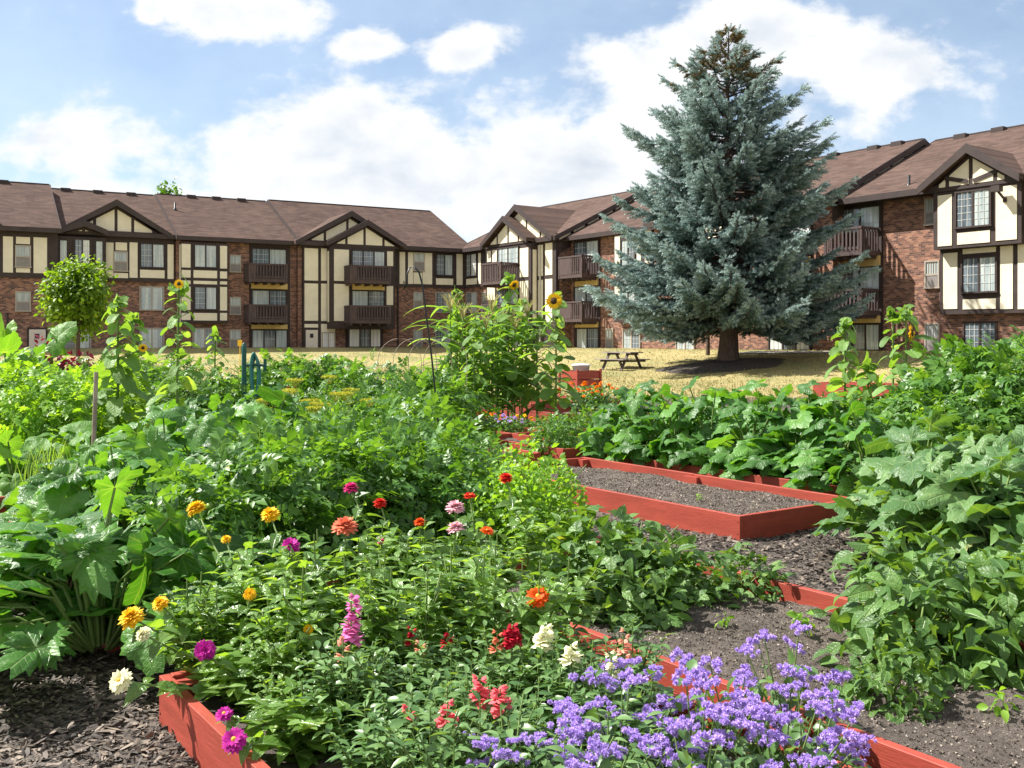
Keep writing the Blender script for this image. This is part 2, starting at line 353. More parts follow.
wo = nd(nt, 'ShaderNodeOutputWorld'); bg = nd(nt, 'ShaderNodeBackground'); bg.inputs[1].default_value = .065
sky = nd(nt, 'ShaderNodeTexSky', sky_type='NISHITA', sun_disc=False, sun_elevation=ELEV, sun_rotation=math.atan2(-.968, .25), air_density=1., dust_density=.6, ozone_density=1.6)
tc = nd(nt, 'ShaderNodeTexCoord'); sp = nd(nt, 'ShaderNodeSeparateXYZ'); L.new(tc.outputs['Generated'], sp.inputs[0])
def mth(op, a, b=None, c=None, clamp=False):
    n = nd(nt, 'ShaderNodeMath', operation=op); n.use_clamp = clamp
    for i, v in enumerate((a, b, c)):
        if v is None: continue
        if isinstance(v, (int, float)): n.inputs[i].default_value = v
        else: L.new(v, n.inputs[i])
    return n.outputs[0]
ay = mth('MAXIMUM', mth('ABSOLUTE', sp.outputs[1]), .25)
U = mth('DIVIDE', sp.outputs[0], ay); V = mth('DIVIDE', sp.outputs[2], ay)
uv = nd(nt, 'ShaderNodeCombineXYZ'); L.new(U, uv.inputs[0]); L.new(mth('MULTIPLY', V, 1.5), uv.inputs[1])
# cumulus banks over the courtyard: centre (u, v), half-sizes, strength; seen as directions, wherever the viewer stands
blobs = [(-.17, .17, .15, .075, .8), (.08, .15, .2, .08, .85), (.13, .26, .09, .05, .6), (.235, .295, .09, .05, .85), (.36, .27, .085, .04, .75), (.2, .2, .16, .08, .5),
         (-.05, .293, .05, .022, .75), (-.145, .296, .045, .022, .7), (-.27, .325, .09, .03, .75), (-.36, .33, .02, .02, .6), (-.42, .19, .17, .035, .5), (-.38, .13, .3, .05, .5),
         (-.50, .19, .05, .03, .35), (.0, .07, .9, .07, .45), (.33, .36, .2, .02, .2), (.43, .315, .05, .012, .3), (-.3, .25, .2, .02, .18),
         (.9, .3, .4, .15, .5), (-1., .3, .4, .2, .5)]
acc = None
for (bu, bv, ru, rv, s_) in blobs:
    du = mth('DIVIDE', mth('SUBTRACT', U, bu), ru); dv = mth('DIVIDE', mth('SUBTRACT', V, bv), rv)
    q = mth('ADD', mth('MULTIPLY', du, du), mth('MULTIPLY', dv, dv))
    g = mth('MULTIPLY', mth('EXPONENT', mth('MULTIPLY', q, -.8)), s_)
    acc = g if acc is None else mth('MAXIMUM', acc, g)
n1 = nd(nt, 'ShaderNodeTexNoise', ins={'Scale': 10., 'Detail': 10., 'Roughness': .6, 'Distortion': .1}); L.new(uv.outputs[0], n1.inputs['Vector'])
n2 = nd(nt, 'ShaderNodeTexNoise', ins={'Scale': 5., 'Detail': 6., 'Roughness': .6}); L.new(uv.outputs[0], n2.inputs['Vector'])
acc = mth('MAXIMUM', acc, mth('MULTIPLY', mth('SUBTRACT', V, .62), 1.2))     # unseen cloud added overhead and behind the viewer to lift the ambient fill
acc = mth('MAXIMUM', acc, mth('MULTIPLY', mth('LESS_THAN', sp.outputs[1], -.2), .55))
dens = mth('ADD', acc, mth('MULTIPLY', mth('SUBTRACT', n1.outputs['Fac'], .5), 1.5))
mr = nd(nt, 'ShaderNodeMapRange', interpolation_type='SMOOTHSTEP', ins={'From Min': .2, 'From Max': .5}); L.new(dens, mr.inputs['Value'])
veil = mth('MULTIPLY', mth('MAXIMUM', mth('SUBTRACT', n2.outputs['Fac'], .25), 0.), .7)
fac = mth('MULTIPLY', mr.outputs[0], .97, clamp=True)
uv2 = nd(nt, 'ShaderNodeVectorMath', operation='ADD'); uv2.inputs[1].default_value = (-.028, .045, 0); L.new(uv.outputs[0], uv2.inputs[0])
n3 = nd(nt, 'ShaderNodeTexNoise', ins={'Scale': 9., 'Detail': 5., 'Roughness': .5, 'Distortion': .25}); L.new(uv2.outputs[0], n3.inputs['Vector'])
lit = mth('ADD', mth('MULTIPLY', mth('SUBTRACT', n1.outputs['Fac'], n3.outputs['Fac']), 2.2), .62, clamp=True)
lit = mth('ADD', mth('MULTIPLY', lit, .55), mth('MULTIPLY', mth('SUBTRACT', 1.25, dens), .5), clamp=True)
crp = ramp(nt, [(.36, (4.5, 4.95, 5.6)), (.68, (6.9, 7.0, 7.1))]); L.new(lit, crp.inputs['Fac'])
hz = nd(nt, 'ShaderNodeMixRGB'); L.new(mth('ADD', veil, .1), hz.inputs[0]); L.new(sky.outputs[0], hz.inputs[1]); hz.inputs[2].default_value = (6.2, 7.2, 8.4, 1)
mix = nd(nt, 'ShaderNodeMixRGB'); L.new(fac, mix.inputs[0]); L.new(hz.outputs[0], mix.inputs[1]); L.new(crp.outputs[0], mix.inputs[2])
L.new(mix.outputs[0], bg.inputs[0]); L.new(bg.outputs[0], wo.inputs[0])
SC.view_settings.view_transform = 'Standard'; SC.view_settings.look = 'None'; SC.view_settings.gamma = 1; SC.view_settings.exposure = 1.22
SC.view_settings.use_curve_mapping = False
try:
    SC.cycles.use_denoising = True; SC.cycles.max_bounces = 6; SC.cycles.transparent_max_bounces = 4
    SC.cycles.diffuse_bounces = 3; SC.cycles.glossy_bounces = 2; SC.cycles.transmission_bounces = 3
except Exception: pass

# ------------------------------------------------------------------ ground
def axis_pts(lo, hi, step, far):
    a = np.arange(lo, hi + step, step); g = []
    d = step; x = hi
    while x < far: d *= 1.5; x += d; g.append(x)
    g2 = []; d = step; x = lo
    while x > -far: d *= 1.5; x -= d; g2.append(x)
    return np.concatenate([np.array(g2)[::-1], a, np.array(g)])
def sheet(xs, ys, zf, name, mat, kind='structure'):
    X, Y = np.meshgrid(xs, ys); Zv = zf(X, Y)
    V = np.stack([X, Y, Zv], -1).reshape(-1, 3); nx = len(xs); ny = len(ys)
    i = (np.arange(ny - 1)[:, None] * nx + np.arange(nx - 1)[None]).ravel()
    F = np.stack([i, i + 1, i + nx + 1, i + nx], 1)
    mb = MB(); mb.add(V, F, 0, True); return tag(mb.build(name, mat), kind=kind)
sheet(axis_pts(-45, 45, 1.0, 2500), axis_pts(-8, 85, 1.0, 3000), lambda x, y: gz(x, y) + np.where((y > 28) & (y < 60), .03 * np.sin(x * .7 + y * .4), 0) * 0, 'ground', M['lawn'])
def mulch_z(x, y): return .012 + .012 * np.sin(x * 5.1 + 1.3 * y) * np.sin(y * 4.3 - x) + gz(x, y)
mb = MB()
gxs = np.arange(-15, 15.01, .25); gys = np.arange(-3, 26.01, .25)
tag(sheet(gxs, gys, mulch_z, 'mulch_path', M['mulch']), 'dark bark mulch spread between the red raised beds')
# concrete walk beside the right-hand wing
pth = MB(); p0 = at(742, 352.2, 47)[:2]; p1 = at(800, 352.5, 45)[:2]
V = []
for k in range(13):
    c = p0 + (p1 - p0) * k / 12 * 1.6
    for sgn in (-.6, .6):
        q = c + np.array([.8149, .5796]) * sgn; V.append((q[0], q[1], float(gz(*q)) + .03))
pth.add(V, [(2 * i, 2 * i + 2, 2 * i + 3, 2 * i + 1) for i in range(12)], 0); tag(pth.build('path', M['concrete']), kind='structure')

# ------------------------------------------------------------------ apartment wings
class Wing:
    def __init__(s, e, label):
        s.e = e; s.n = np.array([e[1], -e[0]])
        s.root = thing('apartment_building', label, 'building', (CORNER[0], CORNER[1], 0), math.atan2(e[1], e[0]))
        s.brick = MB(); s.timber = MB(); s.stucco = MB(); s.ochre = MB()
    def S(s, px, d):
        u = (px - 512) / FPX; c = CORNER + s.n * d
        t = (u * c[1] - c[0]) / (s.e[0] - u * s.e[1]); return t, c[1] + s.e[1] * t
    def rect(s, r, d):
        a, Ya = s.S(r[0], d); b, Yb = s.S(r[1], d); Y = (Ya + Yb) / 2
        return a, b, CAM_Z + (HZ - r[3]) / FPX * Y, CAM_Z + (HZ - r[2]) / FPX * Y
    def z(s, px, py, d): return CAM_Z + (HZ - py) / FPX * s.S(px, d)[1]
    def panel(s, r, d, mb=None, proud=.025):
        a, b, z0, z1 = s.rect(r, d); m = MB(); m.box(a, b, -d - proud, -d + .05, z0, z1); m.build('balcony_soffit' if mb else 'stucco_panel', M['ochre'] if mb else M['stucco'], s.root)
    def block(s, r, d, back, mb=None):
        a, b, z0, z1 = s.rect(r, d); m = MB(); m.box(a, b, -d, -back + .05, z0, z1); m.build('timber_frame', M['timber'], s.root)
    def window(s, r, d, kind='pair', sash=2, mats=None, frame='timber', rows=4):
        a, b, z0, z1 = s.rect(r, d); y = -d
        f = MB(); fw = .07
        f.box(a - fw, b + fw, y - .07, y + .02, z1, z1 + fw); f.box(a - fw - .03, b + fw + .03, y - .1, y + .02, z0 - fw, z0)
        f.box(a - fw, a, y - .07, y + .02, z0, z1); f.box(b, b + fw, y - .07, y + .02, z0, z1)
        for k in range(1, sash):
            x = a + (b - a) * k / sash; f.box(x - .04, x + .04, y - .065, y + .02, z0, z1)
        g = MB()
        if kind == 'small':
            zm = z0 + (z1 - z0) * .5
            f.box(a, b, y - .06, y + .02, zm - .05, zm + .03); f.box(a + .002, b - .002, y - .045, y + .02, z0 + .002, zm - .05, 1)
            for k in range(1, 5):
                x = a + (b - a) * k / 5; f.box(x - .012, x + .012, y - .05, y, zm + .03, z1)
            g.box(a + .001, b - .001, y - .03, y + .01, zm + .031, z1 - .001)
        else:
            n = sash
            if mats is None: mats = [[1, 0], [0, 1], [1, 2], [0, 0], [1, 0]][rng.integers(0, 5)]
            for k in range(n):
                x0 = a + (b - a) * k / n; x1 = a + (b - a) * (k + 1) / n
                g.box(x0 + .041, x1 - .041, y - .03, y + .01, z0 + .001, z1 - .001, (mats or [1, 0, 1, 0])[k])
                for j in range(1, 3):
                    x = x0 + (x1 - x0) * j / 3; f.box(x - .011, x + .011, y - .045, y - .03, z0, z1, 2)
                for j in range(1, rows):
                    zz = z0 + (z1 - z0) * j / rows; f.box(x0 + .04, x1 - .04, y - .043, y - .031, zz - .011, zz + .011, 2)
        wo_ = f.build('window', [M['winframe' if frame == 'taupe' else 'timber'], M['ac'], M['wingrid']], s.root)
        g.build('pane', [M['gl_light'], M['gl_dark'], M['gl_white']], wo_)
    def balcony(s, r, d, depth, solid=0.0):
        """r measured on the railing's front plane at d + depth"""
        a, b, z0, z1 = s.rect(r, d + depth); yf = -(d + depth); yb = -d
        f = MB(); f.box(a, b, yf, yb + .02, z0, z0 + .22)
        for k in range(5):
            x = a + .15 + (b - a - .3) * k / 4; f.box(x - .05, x + .05, yf + .1, yb, z0 - .14, z0)
        bo = f.build('balcony', M['balcony'], s.root)
        q = MB(); q.box(a, b, yf - .04, yf + .08, z1 - .1, z1); q.box(a, a + .1, yf + .08, yb, z1 - .1, z1); q.box(b - .1, b, yf + .08, yb, z1 - .1, z1)
        q.box(a, b, yf + .01, yf + .05, z0 + .28, z0 + .38)
        nP = max(8, int((b - a) / .19))
        for k in range(nP + 1):
            x = a + (b - a) * k / nP; ww = .045 if x > a + (b - a) * solid else .1
            q.box(max(a, x - ww), min(b, x + ww), yf - .015, yf + .015, z0 + .2, z1 - .1)
        nd_ = max(5, int(depth / .19))
        for k in range(1, nd_ + 1):
            y = yf + (yb - yf) * k / nd_
            for x in (a + .01, b - .05): q.box(x, x + .04, y - .045, y + .045, z0 + .2, z1 - .1)
        for x in (a, b - .12): q.box(x, x + .12, yf - .02, yf + .1, z0 - .02, z1 + .02)
        q.build('railing', M['balcony'], bo)
    def roof(s, x0, x1, d, ze, ridge_d=7.0, zr=11.6, ov=.55, th=.2, vents=()):
        ye = -d - ov; yr = -d + ridge_d; yb = yr + (yr - ye)
        pts = [(ye, ze), (yr, zr), (yb, ze), (yb, ze - th), (yr, zr - th * 1.1), (ye, ze - th)]
        o = MB(); o.prism(pts, 'x', x0, x1); ro = o.build('roof', M['roof'], s.root)
        fb = MB(); fb.box(x0 + .01, x1 - .01, ye - .06, ye - .003, ze - .26, ze + .01)
        for x in (x0 - .04, x1):
            fb.prism([(ye - .05, ze + .02), (yr, zr + .025), (yb, ze + .02), (yb, ze - .28), (yr, zr - .3), (ye - .05, ze - .28)], 'x', x, x + .04)
        fb.prism([(ye - .003, ze - .24), (ye + ov + .1, ze - .24), (ye + ov + .1, ze - .2), (ye - .003, ze - .2)], 'x', x0 + .02, x1 - .02)
        fb.build('fascia', M['fascia'], ro)
        v = MB()
        for x in vents: v.box(x - .3, x + .3, yr - .42, yr + .3, zr - .2, zr + .045)
        v.box(x0 + .05, x1 - .05, yr - .09, yr + .09, zr - .03, zr + .035)
        v.build('ridge_vent', M['timber'], ro)
        # gable end walls under the roof
        for x in (x0 + .12, x1 - .32):
            m = MB(); m.prism([(-d, ze - .3), (yr, zr - .35), (yb - ov, ze - .3)], 'x', x, x + .2); m.build('gable_end', M['timber'], ro)
        return ro
    def gable(s, apex, half_px, d, zfoot, back, ov=.35, posts=(), diag=False, rd=None):
        """street-facing gable: apex (px,py) and half width in px at depth d"""
        sa, Ya = s.S(apex[0], d); s0, _ = s.S(apex[0] - half_px, d); s1, _ = s.S(apex[0] + half_px, d)
        hw = (s1 - s0) / 2; sa = (s0 + s1) / 2 if diag is None else sa; za = CAM_Z + (HZ - apex[1]) / FPX * Ya
        sl_ = (za - zfoot) / hw; th = .22
        o = MB(); y0 = -d - ov
        xl, xr = sa - hw, sa + hw
        o.prism([(xl, zfoot), (sa, za), (xr, zfoot), (xr, zfoot - th), (sa, za - th * 1.15), (xl, zfoot - th)], 'y', y0 + .03, back)
        ro = o.build('gable_roof', M['roof'], s.root)
        fb = MB()
        fb.prism([(xl - .03, zfoot - .02), (sa, za + .03), (xr + .03, zfoot - .02), (xr + .03, zfoot - .34), (sa, za - .36), (xl - .03, zfoot - .34)], 'y', y0 - .04, y0 + .028)
        fb.build('fascia', M['fascia'], ro)
        # face
        ins = .28
        gf = MB(); gf.prism([(xl + ins, zfoot - .3), (sa, za - .3), (xr - ins, zfoot - .3)], 'y', -d, -d + .3)
        zb = zfoot - .12
        def top(x): return za - .5 - sl_ * abs(x - sa)
        edges = [xl + .75] + [sa + p * hw for p in posts] + [xr - .75]
        for i in range(len(edges) - 1):
            a = edges[i] + (.09 if i else 0); b = edges[i + 1] - (.09 if i < len(edges) - 2 else 0)
            if i == 0: a = max(a, sa - (za - .5 - zb) / sl_)
            if i == len(edges) - 2: b = min(b, sa + (za - .5 - zb) / sl_)
            poly = [(a, zb), (b, zb), (b, max(top(b), zb + .01))]
            if a < sa < b: poly.append((sa, top(sa)))
            poly.append((a, max(top(a), zb + .01)))
            m = MB(); m.prism(poly, 'y', -d - .025, -d + .04); m.build('gable_panel', M['stucco'], s.root)
        if diag:
            for sg in (-1, 1):
                p = np.array([sa + sg * .12, -d - .04, zb + .1]); q = np.array([sa + sg * hw * .52, -d - .04, top(sa + sg * hw * .52) + .05])
                gf.bar(p, q, .04, .17, 0, (0, 0, 1))
        gf.build('gable_frame', M['timber'], s.root)
        return sa, za
    def finish(s):
        s.brick.build('brick_wall', M['brick'], s.root)
    def pipe(s, px, d, z0, z1, mat='downspout', r=.05):
        a, _ = s.S(px, d); p = MB(); p.box(a - r, a + r, -d - .13, -d - .03, z0, z1)
        p.box(a - r - .02, a + r + .02, -d - .14, -d + .02, z0 + 2, z0 + 2.06); p.box(a - r, a + r, -d - .3, -d - .03, z0, z0 + .1)
        p.build('downspout', M[mat], s.root)
    def door(s, r, d):
        a, b, z0, z1 = s.rect(r, d); m = MB(); m.box(a - .1, b + .1, -d - .05, -d + .02, z0, z1 + .1); dd = m.build('door_frame', M['timber'], s.root)
        m = MB(); m.box(a, b, -d - .08, -d - .03, z0, z1); do = m.build('door', M['door'], dd)
        m = MB(); m.box(a + (b - a) * .34, a + (b - a) * .62, -d - .1, -d - .06, z0 + (z1 - z0) * .58, z0 + (z1 - z0) * .8); m.build('door_window', M['black'], dd)
    def roof_pipe(s, px, py, d, ze, ridge_d=7., zr=11.6, ov=.55):
        for k in range(60):   # walk up the slope until the pixel row is met
            y = -d - ov + k * .12; zz = ze + (zr - ze) * (k * .12) / (ridge_d + ov)
            a, Y = s.S(px, -y)
            if CAM_Z + (HZ - py) / FPX * Y <= zz: break
        m = MB(); m.lathe([(.11, -.1), (.11, .1), (.06, .12), (.06, .5), (0, .5)], 10, (a, y, zz)); m.build('vent_pipe', M['black'], s.root)

ZE = 8.0
DEP = 14.0
# ---- left wing
lw = Wing(EL, 'long half-timbered brick apartment wing running across the left of the courtyard')
dA, dB, dC, dD = .1, -.9, -.45, 0.
sAB = lw.S(58, dA)[0]; sBC = lw.S(175, dB)[0]; sCD = lw.S(296, dC)[0]
for (x0, x1, d) in ((-46, sAB, dA), (sAB, sBC, dB), (sBC, sCD, dC), (sCD, .35, dD)):
    lw.brick.box(x0, x1 - .004, -d, -d + DEP, .4, ZE - .25)
lw.roof(-46, sAB + .1, dA, ZE, vents=[-44, -40, -36, lw.S(3, -7)[0]])
lw.roof(sAB + .15, sBC - .1, dB, ZE + .05, zr=11.5, vents=[lw.S(p, -8)[0] for p in (65, 97, 130)])
lw.roof(sBC - .05, sCD - .1, dC, ZE, zr=11.55, vents=[lw.S(p, -7.5)[0] for p in (190, 215, 240)])
lw.roof(sCD - .05, .45, dD, ZE)
# section A
lw.block((-60, 58, 230.5, 277), dA + .12, dA); 
for r in [(-60, -45, 236, 272), (-40, -25, 236, 272), (-22, -3, 237, 272.5), (3, 13, 236.5, 272.5), (16, 30, 237, 244), (16, 30, 268, 272.5), (33.5, 47, 237.5, 273.2)]: lw.panel(r, dA + .12)
lw.window((16.3, 29.6, 246.5, 266.5), dA + .13, 'small', 1, frame='taupe'); lw.window((16.5, 29.5, 292.5, 310.5), dA, 'small', 1, frame='taupe')
lw.gable((-25, 205), 28, dA + .2, ZE + .02, 6.2, posts=(-.4, 0, .4))
lw.door((29, 45.5, 329.5, 350.5), dA); lw.pipe(7.5, dA, 1.0, 3.0, 'timber')
m = MB(); a, b, z0, z1 = lw.rect((53, 57, 324, 334.5), dB); m.box(a, b, -dB - .16, -dB, z0, z1); m.box(a + .1, b - .1, -dB - .08, -dB, z1, z1 + .25); m.build('electric_meter', M['downspout'], lw.root)
# section B
lw.block((59, 174, 237, 281), dB + .25, dB)
for r in [(106, 113.5, 242.5, 277.5), (115.5, 127, 242.5, 250.5), (129.5, 137.5, 242.5, 277.8), (114, 128, 273, 278), (140, 164.5, 270, 278), (167.5, 173.5, 244.5, 279), (98, 103, 266, 276), (60, 68, 264, 275)]: lw.panel(r, dB + .25)
lw.window((114.5, 126.5, 252.5, 270.5), dB + .26, 'small', 1, frame='taupe')
lw.window((140.5, 164, 244.5, 267), dB + .26); lw.window((140.5, 163, 287.5, 309.5), dB, frame='taupe'); lw.window((140.5, 163, 329, 348), dB, frame='taupe'); lw.window((60, 90, 331, 348), dB, frame='taupe')
# bay window tower on section B
lw.block((57, 106, 237, 300), dB + .8, dB)
lw.window((59.5, 67.5, 240.5, 262), dB + .81, sash=1, mats=[0]); lw.window((74.5, 90, 240, 263), dB + .81); lw.window((95.5, 103, 241.5, 264), dB + .81, sash=1, mats=[0])
for r in [(59, 68, 266, 276), (73, 91, 267, 277), (94, 104, 268, 278), (73, 91, 280, 298)]: lw.panel(r, dB + .8)
lw.gable((116, 200.5), 56, dB + .3, ZE + .12, 6.0, posts=(-.38, -.0, .3, .68))
lw.gable((83.5, 221), 23, dB + .85, ZE + .12, 1.5, posts=(0,))
# section C
lw.block((181, 228, 243, 323), dC + .55, dC); m = MB(); m.box(lw.S(181, dC + .55)[0] - .02, lw.S(181, dC + .55)[0], -dC - .5, -dC - .05, lw.z(181, 322, dC), lw.z(181, 245, dC)); m.build('stucco_panel', M['stucco'], lw.root)
for r in [(181.5, 190.5, 244, 267.5), (181.5, 190.5, 270, 277.5), (181.5, 190.5, 280.5, 284), (181.5, 190.5, 286.5, 310), (181.5, 190.5, 313, 320), (193.5, 217, 270.5, 278), (193.5, 217, 281, 284.2), (193.5, 217, 313, 320.5),
          (220, 227, 246, 268.5), (220, 227, 271.5, 278.5), (220, 227, 281.5, 284.5), (220, 227, 287, 310.5), (220, 227, 313, 320.5)]: lw.panel(r, dC + .55)
lw.window((194.5, 216.5, 245.5, 267), dC + .56); lw.window((194.5, 216.5, 287.5, 309), dC + .56); lw.window((193.5, 216, 329, 348), dC, frame='taupe')
for q in ((256, 271.5), (298, 314), (330.5, 348)): lw.window((230.5, 239.8, q[0], q[1]), dC, 'small', 1, frame='taupe')
lw.block((249.5, 290, 244, 348), dC + .06, dC)
lw.window((252, 286, 249.5, 265), dC + .08, rows=3); lw.panel((251, 287, 283.5, 289), dC + .06, lw.ochre, .12); lw.window((252, 286, 291, 306), dC + .08, rows=3)
lw.panel((251, 287, 324.5, 329), dC + .06, lw.ochre, .12); lw.window((252, 287, 330.5, 347.5), dC + .08, sash=3, mats=[0, 1, 0], rows=2)
lw.balcony((248.5, 287.5, 263.5, 282), dC, 1.3, .2); lw.balcony((248.5, 287.5, 304.5, 322.5), dC, 1.3, .2)
lw.pipe(299, dC, 1., 7.6)
# section D
lw.block((303, 330, 244, 349), dD + .25, dD); lw.block((330, 395, 247, 329), dD + .9, dD)
for r in [(304.5, 318, 248.3, 280.5), (321, 328, 248.5, 280.7), (304.5, 318, 283.5, 320.7), (321, 328, 283.7, 321), (304.5, 318, 324, 327.5), (321, 335, 324, 348)]: lw.panel(r, dD + .25)
for r in [(334, 348.8, 249.5, 281), (334, 348.8, 284, 321), (387, 393, 251.5, 266), (386.5, 393, 286, 305)]: lw.panel(r, dD + .9)
lw.window((352, 384.5, 251.5, 267), dD + .92, sash=3, mats=[1, 1, 0], rows=3); lw.panel((352, 384, 284.5, 290), dD + .9, lw.ochre, .12); lw.window((352, 384, 291.5, 307), dD + .92, rows=3)
lw.panel((348.5, 381, 324, 328.5), dD + .3, lw.ochre, .12)
lw.block((347, 383, 324, 348.5), dD + .3, dD); lw.window((349, 380.5, 329.5, 346.5), dD + .33, sash=3, mats=[2, 1, 2], rows=2)
lw.balcony((350, 391, 265.5, 283.5), dD + .9, 1.2, .18); lw.balcony((350, 391, 305.5, 323.5), dD + .9, 1.2, .18)
_x = lw.S(330, dD + .9)[0]; m = MB(); m.box(_x - .022, _x, -dD - .72, -dD - .42, 2.7, 7.4); m.build('stucco_panel', M['stucco'], lw.root)
lw.door((305.5, 317.5, 330, 348.5), dD + .26)
lw.window((322.5, 334, 333, 347), dD + .27, sash=2, mats=[2, 2], frame='taupe', rows=2)
lw.block((395, 466, 249, 287.5), dD + .12, dD)
for r in [(399.5, 405, 252, 284), (408, 413, 252.3, 284), (422.5, 432, 253, 284.3), (413.5, 422, 272.5, 284), (436, 453, 278.5, 284.8), (456.5, 462.5, 254, 285)]: lw.panel(r, dD + .12)
lw.window((414, 423.5, 253.5, 270.5), dD + .13, 'small', 1, frame='taupe'); lw.window((436, 452.5, 255, 275), dD + .13)
lw.window((414, 421.5, 293, 308), dD, 'small', 1, frame='taupe'); lw.window((436, 452, 293, 312), dD, frame='taupe'); lw.window((414, 421.5, 331, 348), dD, 'small', 1, frame='taupe'); lw.window((436, 452, 330, 348), dD, frame='taupe')
lw.pipe(397.5, dD, 1., 7.6, 'timber')
lw.gable((350, 211.5), 54, dD + .3, ZE + .02, 5.2, posts=(-.72, -.46, -.05))
lw.gable((366, 220.5), 39, dD + .95, ZE + .02, 4.0, posts=(-.5, -.04, .45))
lw.roof_pipe(175, 210, dC, ZE, zr=11.55)
lw.finish()
# ---- right wing
rw = Wing(ER, 'half-timbered brick apartment wing behind the blue spruce on the right')
eA, eB, eC, eD = 0., -.9, 0., -.9
tAB = rw.S(560, eA)[0]; tBC = 19.6; tCD = rw.S(833, eC)[0]
for (x0, x1, d) in ((-.35, tAB, eA), (tAB, tBC, eB), (tBC, tCD, eC), (tCD, 50, eD)):
    rw.brick.box(x0, x1 - .004, -d, -d + DEP, .4, ZE - .25)
rw.roof(-.45, tAB + .2, eA, ZE); rw.roof(tAB + .25, tBC - .25, eB, ZE, zr=11.55, vents=[12.5, 14.3, 16, 17.8]); rw.roof(tBC - .2, tCD + .2, eC, ZE, vents=[26.5, 29, 30.4])
rw.roof(tCD + .25, 50, eD, ZE, zr=11.6, ov=.75, vents=[33.3, 35.2, 37.2, 39, 41])
def rake_trim(t, d, ridge_d=7., zr=11.6, ov=.55):
    ye = -d - ov; yr = -d + ridge_d; m_ = MB()
    for k in range(6):
        f0 = .06 + k * .155; f1 = f0 + .12
        p = [(ye + (yr - ye) * f, ZE + (zr - ZE) * f) for f in (f0, f1)]
        m_.prism([(p[0][0], p[0][1] - .42), (p[1][0], p[1][1] - .42), (p[1][0], p[1][1] - .3), (p[0][0], p[0][1] - .3)], 'x', t, t + .03)
    m_.build('rake_trim', M['stucco'], rw.root)
rake_trim(tAB + .03, eA); rake_trim(tCD + .03, eC)
for t in (tAB, tCD):   # wall under the raised verge
    m = MB(); m.prism([(0, ZE - .3), (7, 11.2), (7, 10.4), (0, ZE - 1.0)], 'x', t - .05, t + .02); m.build('gable_end', M['timber'], rw.root)
# section A (next to the inner corner)
rw.block((463.5, 490, 250, 287), eA + .12, eA)
for r in [(478.5, 481, 253, 284), (466.5, 477, 278.5, 284.5)]: rw.panel(r, eA + .12)
rw.window((466.5, 476.5, 254.5, 276), eA + .13); rw.window((467, 477, 293, 312), eA, frame='taupe'); rw.window((467, 477, 330, 348), eA, frame='taupe')
rw.window((483, 487, 293, 308), eA, 'small', 1, frame='taupe')
rw.block((488, 556, 238, 349), eA + .28, eA); rw.block((486, 531, 246, 328), eA + .85, eA)
for r in [(538, 543, 245, 276), (545.5, 552.5, 243, 275), (538, 543, 280, 322), (545.5, 552.5, 279, 322)]: rw.panel(r, eA + .28)
for r in [(520, 528.5, 248, 277), (520, 528.5, 281, 326), (487.5, 491, 251, 262), (492.5, 497, 250, 262), (487.5, 495, 286, 300)]: rw.panel(r, eA + .85)
rw.window((498.5, 518.5, 248, 264), eA + .87, rows=3); rw.window((498.5, 518.5, 290, 306), eA + .87, rows=3); rw.window((498.5, 518.5, 331, 347), eA + .35, rows=3)
rw.panel((498, 519, 283, 289), eA + .85, rw.ochre, .1)
a0, _ = rw.S(531, eA + .85); m = MB(); m.box(a0, a0 + .025, -eA - .72, -eA - .42, 2.6, 7.3); m.build('stucco_panel', M['stucco'], rw.root)
rw.balcony((481, 501, 263, 284.5), eA + .85, 1.35, .0); rw.balcony((481, 501, 304, 325), eA + .85, 1.35, .0)
rw.gable((519, 205), 35, eA + .3, ZE + .05, 5.4, posts=(-.2, .22, .6)); rw.gable((507, 216.5), 23, eA + .9, ZE + .05, 4.2, posts=(-.42, .06, .5))
rw.pipe(541, eA + .28, 1., 7.6)
# section B
rw.pipe(563, eB, 1., 7.6)
rw.block((574, 600, 236, 349), eB + .05, eB)
rw.window((575, 598.5, 242, 258), eB + .07, rows=3); rw.panel((576, 598.5, 278.5, 286), eB + .05, rw.ochre, .1); rw.window((575, 598.5, 287, 304), eB + .07, rows=3)
rw.panel((576, 598.5, 322, 327.5), eB + .05, rw.ochre, .1); rw.window((577, 598.5, 329, 348), eB + .07, rows=2)
rw.balcony((558.5, 582, 256, 278), eB, 1.4, .5); rw.balcony((558.5, 582, 301.5, 322), eB, 1.4, .5)
for q in ((294.5, 310), (329.5, 348)): rw.window((607, 613, q[0], q[1]), eB, 'small', 1, frame='taupe')
rw.block((614, 652, 233, 322), eB + .5, eB)
for r in [(615, 620, 236, 276), (637, 641, 232, 276), (615, 620, 281, 318), (637, 641, 280, 318), (645, 651, 230, 276)]: rw.panel(r, eB + .5)
rw.window((622, 635, 240, 265), eB + .51); rw.window((622, 635, 286, 309), eB + .51); rw.window((624, 640, 330, 348), eB, frame='taupe')
